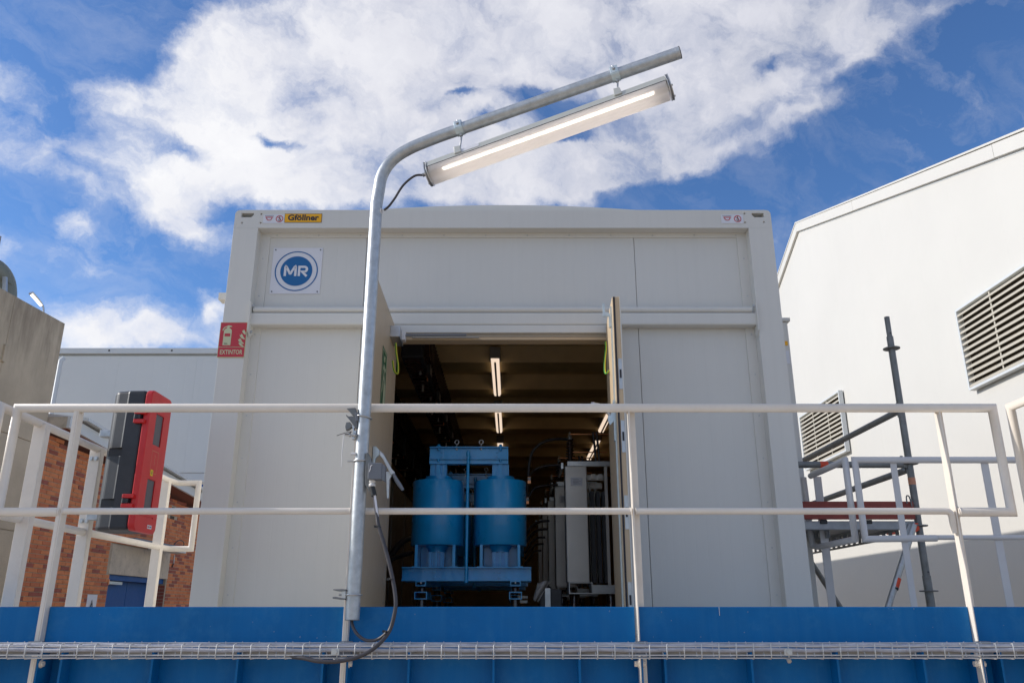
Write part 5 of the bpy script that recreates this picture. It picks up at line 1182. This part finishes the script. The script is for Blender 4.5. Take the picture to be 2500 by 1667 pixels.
# ================================================================== white hall on the right
HX = 6.0
hall = thing('white_hall', 'tall white gabled industrial hall at the right with two louvred vents', 'building', (HX, 12, -EYE))
apex = PX(1948, 546, HX); nr = PX(2500, 325, HX); fa = PX(1898, 690, HX)
sl1 = (apex.z - nr.z) / (apex.y - nr.y); sl2 = (apex.z - fa.z) / (fa.y - apex.y)
Yn, Yf2 = 6.2, 21.0
zn, zf = apex.z - sl1 * (apex.y - Yn), apex.z - sl2 * (Yf2 - apex.y)
m = MB(); m.prism([(HX, Yn, -EYE), (HX, Yf2, -EYE), (HX, Yf2, zf - 0.06), (HX, apex.y, apex.z - 0.06), (HX, Yn, zn - 0.06)], (12, 0, 0)); m.build('gable_wall', M['hall_white'], hall)
tr = 0.19
def verge(ya, za_, yb, zb_):
    m = MB(); m.prism([(HX - 0.05, ya, za_), (HX - 0.05, yb, zb_), (HX - 0.05, yb, zb_ - tr), (HX - 0.05, ya, za_ - tr)], (0.048, 0, 0)); m.build('verge_trim', M['hall_white'], hall, bev=0.004)
ys = [apex.y, PX(2085, 491, HX).y, PX(2430, 353, HX).y, Yn]
for a_, b_ in zip(ys[:-1], ys[1:]): verge(a_ - 0.003, apex.z - sl1 * (apex.y - a_), b_ + 0.003, apex.z - sl1 * (apex.y - b_))
verge(apex.y, apex.z, Yf2, zf)
m = MB(); m.prism([(HX - 0.06, Yn - 0.05, zn + 0.002), (HX - 0.06, apex.y, apex.z + 0.002), (HX - 0.06, Yf2, zf + 0.002), (HX - 0.06, Yf2, zf + 0.05), (HX - 0.06, apex.y, apex.z + 0.03), (HX - 0.06, Yn - 0.05, zn + 0.03)], (12.2, 0, 0)); m.build('roof', M['hall_white'], hall)
m = MB(); m.prism([(HX - 0.004, ys[0], apex.z - tr - 0.02 - 0.01), (HX - 0.004, Yn, zn - tr - 0.02 - 0.01), (HX - 0.004, Yn, zn - tr - 0.02), (HX - 0.004, ys[0], apex.z - tr - 0.02)], (0.003, 0, 0)); m.build('trim_shadow_gap', M['far_trim'], hall)
def louver(y0, y1, z0, z1, nsl, label):
    lv = MB(); lv.box(HX - 0.02, HX - 0.002, y0, y1, z0, z1); lo = lv.build('louver', M['opening_shade'], hall); lo['label'] = label  # dark sheet paints the shade behind the blades, no opening is cut
    fw = 0.030; fm = MB()
    fm.box(HX - 0.10, HX - 0.021, y0 - fw, y0, z0 - fw, z1 + fw); fm.box(HX - 0.10, HX - 0.021, y1, y1 + fw, z0 - fw, z1 + fw)
    fm.box(HX - 0.10, HX - 0.021, y0, y1, z0 - fw, z0); fm.box(HX - 0.10, HX - 0.021, y0, y1, z1, z1 + fw)
    fm.build('louver_frame', M['far_trim'], lo)
    pitch = (z1 - z0) / nsl
    for k in range(nsl):
        z = z0 + k * pitch + 0.004; h = pitch
        m = MB(); m.prism([(HX - 0.095, y0 + 0.002, z), (HX - 0.095, y0 + 0.002, z + 0.028), (HX - 0.092, y0 + 0.002, z + 0.030), (HX - 0.025, y0 + 0.002, z + 0.030 + h * 0.55), (HX - 0.022, y0 + 0.002, z + 0.026 + h * 0.55), (HX - 0.088, y0 + 0.002, z + 0.024), (HX - 0.088, y0 + 0.002, z)], (0, y1 - y0 - 0.004, 0))
        m.build('louver_slat', M['louver'], lo)
    for y_ in (y0 + (y1 - y0) * 0.30, y0 + (y1 - y0) * 0.66): MB().box(HX - 0.086, HX - 0.080, y_ - 0.012, y_ + 0.012, z0 + 0.001, z1 - 0.001).build('louver_stay', M['louver'], lo)
l1t, l1b = PX(2346, 758, HX), PX(2384, 960, HX)
louver(7.95, l1t.y - 0.05, l1b.z + 0.06, l1t.z - 0.04, 13, 'large louvred vent high on the wall at the right edge')
l2a, l2b, l2c = PX(1962, 1026, HX), PX(2061, 955, HX), PX(1977, 1153, HX)
louver(l2b.y + 0.05, l2a.y - 0.05, l1b.z + 0.04, l1t.z - 0.05, 13, 'smaller looking louvred vent half behind the scaffold tubes')

# ================================================================== buildings on the left
CX = -6.9
ca, cb_ = PX(0, 702, CX), PX(159, 790, CX)
cz = (ca.z + cb_.z) / 2; cy = PX(159, 790, CX).y
slope = (cb_.z - ca.z) / (cb_.y - ca.y)
conc = thing('concrete_building', 'rain stained brown concrete building at the far left with a duct on its roof', 'building', (CX, 10.5, -EYE))
ztop = lambda y: cb_.z + slope * (y - cb_.y)
y0c = 9.2
lv_ = [-EYE, -0.2, 1.05, 2.3, None]
for i in range(4):
    for (ya, yb) in ((y0c, 10.55), (10.556, cy)):
        a_ = lv_[i] + 0.004; b_ = (ztop(ya), ztop(yb)) if lv_[i + 1] is None else (lv_[i + 1] - 0.004,) * 2
        m = MB(); m.prism([(CX, ya, a_), (CX, yb, a_), (CX, yb, b_[1]), (CX, ya, b_[0])], (-0.25, 0, 0)); m.build('wall_panel', M['concrete'], conc, bev=0.006, bseg=1)
m = MB(); m.prism([(CX - 0.02, y0c + 0.02, -EYE), (CX - 0.02, cy - 0.01, -EYE), (CX - 0.02, cy - 0.01, ztop(cy) - 0.02), (CX - 0.02, y0c + 0.02, ztop(y0c) - 0.02)], (-5, 0, 0)); m.build('core', M['concrete'], conc)
q = PX(8, 862, CX); MB().box(CX + 0.0005, CX + 0.03, q.y - 0.03, q.y + 0.03, q.z - 0.12, q.z + 0.12).build('drain_outlet', M['concrete'], conc)
# roof duct elbow
e0 = PX(-22, 700, CX - 0.9); 
dk = [P(30, 742, 11.6), P(24, 700, 11.6), P(14, 668, 11.55), P(-8, 646, 11.4), P(-40, 632, 11.2), P(-90, 628, 10.9)]
dk = [P(6, 760, 11.7), P(8, 715, 11.7), P(3, 685, 11.65), P(-14, 662, 11.5), P(-45, 652, 11.3), P(-110, 650, 11.0)]
t = thing('roof_duct', 'grey green elbow duct on the roof of the concrete building', 'duct', P(6, 760, 11.7))
m = MB(); m.tube(catmull(dk, 4), 0.185, 28); m.build('elbow', M['pipe_green'], t)
m = MB(); q = P(10, 705, 11.5); m.ring(P(4, 690, 11.65), (0.2, 0, 1), 0.186, 0.008, 30, 6); m.build('seam', M['pipe_green'], t)
m = MB(); q = P(12, 700, 11.45); m.obox(q, (0.03, 0, 0), (0, 0.02, 0), (-0.03, 0, 0.16)); m.build('strap_plate', M['steel'], t)
o_ = MB().tube([P(-6, 620, 10.4), P(2, 578, 10.4), P(-4, 577, 10.4)], 0.008, 6).build('roof_rod', M['scaffold']); tag(o_, 'thin metal rod sticking up at the left picture edge above the duct', 'rod')
# small copy of the lamp on the concrete roof
t = thing('lamp_post', 'small lit tube lamp on a bent pole on the roof edge of the concrete building', 'lamp post', P(107, 758, 11.3))
MB().tube(catmull([P(106.5, 775, 11.3), P(106.5, 755, 11.3), P(104, 745, 11.28), P(96, 733, 11.2), P(79, 713, 11.05)], 5), 0.012, 10).build('pole', M['galv'], t)
la, lb = P(100.5, 746, 11.2), P(75.5, 717.5, 11.0)
lm = MB().tube([la, lb], 0.020, 12).build('luminaire', M['far_led'], t); MB().tube([lb, lb + (lb - la).normalized() * 0.02], 0.024, 12).build('end_cap', M['steel'], lm)
# far grey hall
fh = thing('grey_panel_hall', 'flat blue grey panel hall far behind the brick building', 'building', (-7, 24, -EYE))
FY = 24.0; fz = zy(851, FY); fx0 = -14.5; fx1 = -2.5
zb2 = zy(1154, FY); pw = 2.4; x = fx0
while x < fx1: MB().box(x + 0.001, min(x + pw, fx1) - 0.001, FY, FY + 0.1, zb2 + 0.01, fz - 0.24).build('wall_panel', M['far_panel'], fh); x += pw
MB().box(fx0, fx1, FY + 0.101, FY + 6, -EYE, fz - 0.1).build('core', M['far_panel'], fh)
MB().box(fx0, fx1, FY - 0.06, FY + 6.1, fz - 0.17, fz).build('roof_trim', M['far_trim'], fh)
MB().box(fx0, fx1, FY + 0.02, FY + 0.10, zy(1176, FY), zb2).build('plinth_strip', M['far_trim'], fh)
m = MB()
for px in (269.5, 422): q = P(px, 853 + 0, FY); m.cyl((q.x, FY - 0.062, fz - 0.08), (q.x, FY - 0.07, fz - 0.08), 0.03, 8)
m.build('trim_screws', M['ink'], fh)
m = MB(); q = P(150, 872, 22.0); m.tube([(q.x, 22.0, -1), (q.x, 22.0, q.z - 0.1), (q.x + 0.05, 22.05, q.z)], 0.06, 12); tag(m.build('downpipe', M['far_trim']), 'thin grey downpipe beside the edge of the concrete building', 'downpipe')
bl = thing('blue_canopy', 'dark blue canopy strip behind the brick building next to the container', 'canopy', (-7, 21.5, 3))
a_, b_ = P(425, 1182, 21.5), P(500, 1212, 21.5)
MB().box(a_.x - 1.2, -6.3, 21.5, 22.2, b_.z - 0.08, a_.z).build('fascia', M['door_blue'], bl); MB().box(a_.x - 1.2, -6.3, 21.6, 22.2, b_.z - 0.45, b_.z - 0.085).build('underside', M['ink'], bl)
# brick building
BX = -7.0
bk = thing('brick_building', 'orange brick building with a concrete lintel over a blue double door', 'building', (BX, 15, -EYE))
yb0, yb1 = 11.95, 19.5
g0, g1 = PX(199, 1062, -6.62), PX(490, 1222, -6.62)
gs = (g1.z - g0.z) / (g1.y - g0.y); roofz = lambda y: g0.z + gs * (y - g0.y)
dy0, dy1, dz1 = 14.72, 17.15, 0.61; lz1 = 1.115; ly0, ly1 = 14.66, 17.2
def wallpiece(y0, y1, z0, z1a, z1b): 
    m = MB(); m.prism([(BX, y0, z0), (BX, y1, z0), (BX, y1, z1b), (BX, y0, z1a)], (-0.3, 0, 0)); m.build('wall', M['mortar'], bk)
wallpiece(yb0, dy0, -EYE, roofz(yb0) - 0.1, roofz(dy0) - 0.1); wallpiece(dy1, yb1, -EYE, roofz(dy1) - 0.1, roofz(yb1) - 0.1); wallpiece(dy0, dy1, lz1, roofz(dy0) - 0.1, roofz(dy1) - 0.1)
MB().box(BX - 0.3, BX + 0.012, ly0, ly1, dz1, lz1).build('lintel', M['lintel'], bk, bev=0.006)
MB().box(BX - 0.30, BX - 0.22, dy0 + 0.002, dy0 + (dy1 - dy0) * 0.5 - 0.006, -EYE, dz1 - 0.1).build('door', M['door_blue'], bk, bev=0.004)
MB().box(BX - 0.30, BX - 0.22, dy0 + (dy1 - dy0) * 0.5 + 0.006, dy1 - 0.002, -EYE, dz1 - 0.1).build('door', M['door_blue'], bk, bev=0.004)
m = MB(); m.box(BX - 0.30, BX - 0.05, dy0 + 0.001, dy1 - 0.001, dz1 - 0.095, dz1 - 0.001); m.build('door_frame', M['door_blue'], bk)
MB().box(BX - 0.20, BX - 0.10, dy0 + 0.1, dy0 + 0.75, dz1 - 0.16, dz1 - 0.11).build('door_closer', M['steel'], bk)
m = MB(); m.box(BX - 0.02, BX + 0.02, dy0 - 0.04, dy0 - 0.002, 0.43, 0.52); m.build('hinge', M['copper'], bk)
# roof edge: gutter, fascia at the front, soffit
m = MB(); m.prism([(-6.60, yb0 - 0.02, roofz(yb0)), (-6.60, yb1, roofz(yb1)), (-6.60, yb1, roofz(yb1) + 0.17), (-6.60, yb0 - 0.02, roofz(yb0) + 0.17)], (-0.05, 0, 0)); m.build('fascia', M['far_trim'], bk, bev=0.004)
m = MB(); m.box(BX - 1.0, -6.652, yb0 - 0.02, yb0 + 0.03, roofz(yb0), roofz(yb0) + 0.17); m.build('fascia', M['lintel'], bk)
m = MB(); m.prism([(-6.652, yb0 + 0.031, roofz(yb0) + 0.01), (-6.652, yb1, roofz(yb1) + 0.01), (BX - 0.3, yb1, roofz(yb1) + 0.01), (BX - 0.3, yb0 + 0.031, roofz(yb0) + 0.01)], (0, 0, 0.05)); m.build('soffit', M['soffit'], bk)
m = MB(); m.prism([(-6.5, yb0 + 0.3, roofz(yb0) + 0.175), (-6.5, yb1, roofz(yb1) + 0.175), (-10.5, yb1, roofz(yb1) + 0.6), (-10.5, yb0 + 0.3, roofz(yb0) + 0.6)], (0, 0, 0.05)); m.build('roof', M['far_trim'], bk)
# bricks: the nearest 300 one by one, the rest of the wall as one part
pitch, BL, bh = 0.0665, 0.25, 0.055
mats = [M['brick_a']] * 5 + [M['brick_b']] * 3 + [M['brick_c']] * 2
unit = {}
for nm, mt in (('a', M['brick_a']), ('b', M['brick_b']), ('c', M['brick_c'])):
    for L_ in (BL - 0.011, BL / 2 - 0.011):
        me = bpy.data.meshes.new('brick'); bm = bmesh.new(); bmesh.ops.create_cube(bm, size=1.0)
        for v in bm.verts: v.co = Vector((v.co.x * 0.02, v.co.y * L_, v.co.z * bh))
        bm.to_mesh(me); bm.free(); me.materials.append(mt); unit[(nm, L_ > 0.2)] = me
cells = []; z = -0.30; row = 0
vents = [(PX(378, 1236, BX).y, PX(378, 1236, BX).z), (PX(400, 1238, BX).y, PX(400, 1238, BX).z), (PX(424, 1243, BX).y, PX(424, 1243, BX).z), (PX(420, 1264, BX).y, PX(420, 1264, BX).z)]
while z < 2.9:
    y = yb0 + (0 if row % 2 else -BL / 2); 
    while y < yb1:
        full = True; c_y = y + BL / 2
        ok = c_y + BL / 2 < yb1 and c_y - BL / 2 > yb0 - 0.13 and z + bh / 2 < roofz(c_y) - 0.02
        inside = lambda a0, a1: (a1 > dy0 - 0.002 and a0 < dy1 + 0.002 and z < dz1) or (a1 > ly0 and a0 < ly1 and dz1 - 0.03 < z < lz1 + 0.03)
        if ok:
            if not inside(c_y - BL / 2 + .006, c_y + BL / 2 - .006):
                if not any(abs(c_y - v[0]) < 0.16 and abs(z - v[1]) < 0.04 for v in vents): cells.append((c_y, z, True))
            else:
                for o2 in (-BL / 4, BL / 4):
                    if not inside(c_y + o2 - BL / 4 + .006, c_y + o2 + BL / 4 - .006): cells.append((c_y + o2, z, False))
        y += BL
    z += pitch; row += 1
random.shuffle(cells)
cells = [(c0_, z_, fl_, random.choice('aaaaabbbcc'), random.uniform(-0.002, 0.003)) for c0_, z_, fl_ in cells]
def seen_size(c_):                                # apparent size: inverse square of the distance, times facing
    v = Vector((BX, c_[0], c_[1])); return -(7.0 / v.length ** 3) * (1.0 if c_[2] else 0.5) if c_[1] > 0.0 else 0
cells.sort(key=seen_size)
print('bricks', len(cells))
base_ = Vector(bk.location)
for (cy_, z_, fl_, k_, off) in cells[:296]:
    o_ = bpy.data.objects.new('brick', unit[(k_, fl_)]); C.objects.link(o_); o_.parent = bk; o_.location = Vector((BX + off, cy_, z_ + EYE)) - base_
for kk, mt in (('a', M['brick_a']), ('b', M['brick_b']), ('c', M['brick_c'])):
    m = MB()
    for (cy_, z_, fl_, k_, off) in cells[296:]:
        if k_ != kk: continue
        L_ = (BL if fl_ else BL / 2) - 0.011; m.box(BX - 0.01 + off, BX + 0.01 + off, cy_ - L_ / 2, cy_ + L_ / 2, z_ - bh / 2, z_ + bh / 2)
    m.build('bricks', mt, bk, kind='stuff')
# bricks lining the door reveal
m = MB(); z = -0.3
while z < dz1 - 0.12:
    m.box(BX - 0.20, BX - 0.11, dy1 - 0.008, dy1 + 0.004, z, z + bh); m.box(BX - 0.10, BX - 0.008, dy1 - 0.008, dy1 + 0.004, z, z + bh); z += pitch
m.build('reveal_bricks', M['brick_c'], bk, kind='stuff')
for v in vents: MB().box(BX + 0.0005, BX + 0.004, v[0] - 0.10, v[0] + 0.10, v[1] - 0.04, v[1] + 0.04).build('vent_hole_shade', M['opening_shade'], bk)  # flat dark squares paint the shade of holes in the wall
# lamp over the door, its cable, danger sign
t = thing('wall_lamp', 'grey strip lamp fixed over the blue door with a looped black cable', 'wall lamp', PX(395, 1325, BX))
a_, b_ = PX(375, 1324, BX + 0.3), PX(440, 1332, BX + 0.3)
MB().box(BX + 0.16, BX + 0.36, a_.y - 0.9, b_.y, a_.z - 0.06, a_.z + 0.02).build('housing', M['grey_plastic'], t, bev=0.01)
MB().box(BX + 0.12, BX + 0.40, a_.y + 0.2, b_.y + 0.1, a_.z - 0.11, a_.z - 0.061).build('lamp_cover', M['far_trim'], t, bev=0.01)
MB().box(BX + 0.001, BX + 0.159, a_.y - 0.1, a_.y, a_.z - 0.05, a_.z + 0.02).build('arm', M['grey_plastic'], t)
m = MB(); m.tube(catmull([PX(424, 1330, BX + .2), PX(432, 1321, BX + .2), PX(442, 1318, BX + .2), PX(449, 1325, BX + .2), PX(447, 1337, BX + .2)], 5), 0.010, 8); m.build('cable', M['cable'], t)
t = thing('pull_cord', 'short white pull cord hanging on the brick wall right of the concrete lintel', 'cord', PX(425, 1360, BX))
m = MB(); m.tube([PX(426, 1354, BX + .02), PX(424, 1374, BX + .02)], 0.012, 8); m.build('cord', M['white_plastic'], t)
m = MB(); m.tube([PX(423.5, 1375, BX + .02), PX(420, 1383, BX + .02)], 0.014, 8); m.build('grip', M['black'], t)
q0, q1 = PX(212, 1450, BX), PX(236, 1450, BX); y0_, y1_ = q0.y, q1.y; zt_ = q0.z
t = thing('danger_sign', 'white sign with an electricity warning triangle on the brick wall', 'sign', (BX, (y0_ + y1_) / 2, zt_ - 0.3))
MB().box(BX + 0.012, BX + 0.018, y0_, y1_, zt_ - 0.42, zt_).build('board', M['sign_white'], t)
c = Vector((BX + 0.018, (y0_ + y1_) / 2, zt_)); w2 = (y1_ - y0_) / 2
m = MB(); ribbon(m, c, (0, 1, 0), (0, 0, 1), [(-w2 * 0.62, -0.30), (0, -0.09), (w2 * 0.62, -0.30)], 0.011, 0.001, closed=True); m.build('triangle', M['ink'], t)
m = MB(); flat(m, c, (0, 1, 0), (0, 0, 1), [(0.0, -0.12), (-0.04, -0.205), (0.0, -0.20), (-0.03, -0.265), (0.05, -0.185), (0.012, -0.19), (0.03, -0.13)], 0.001); m.build('bolt_symbol', M['ink'], t)
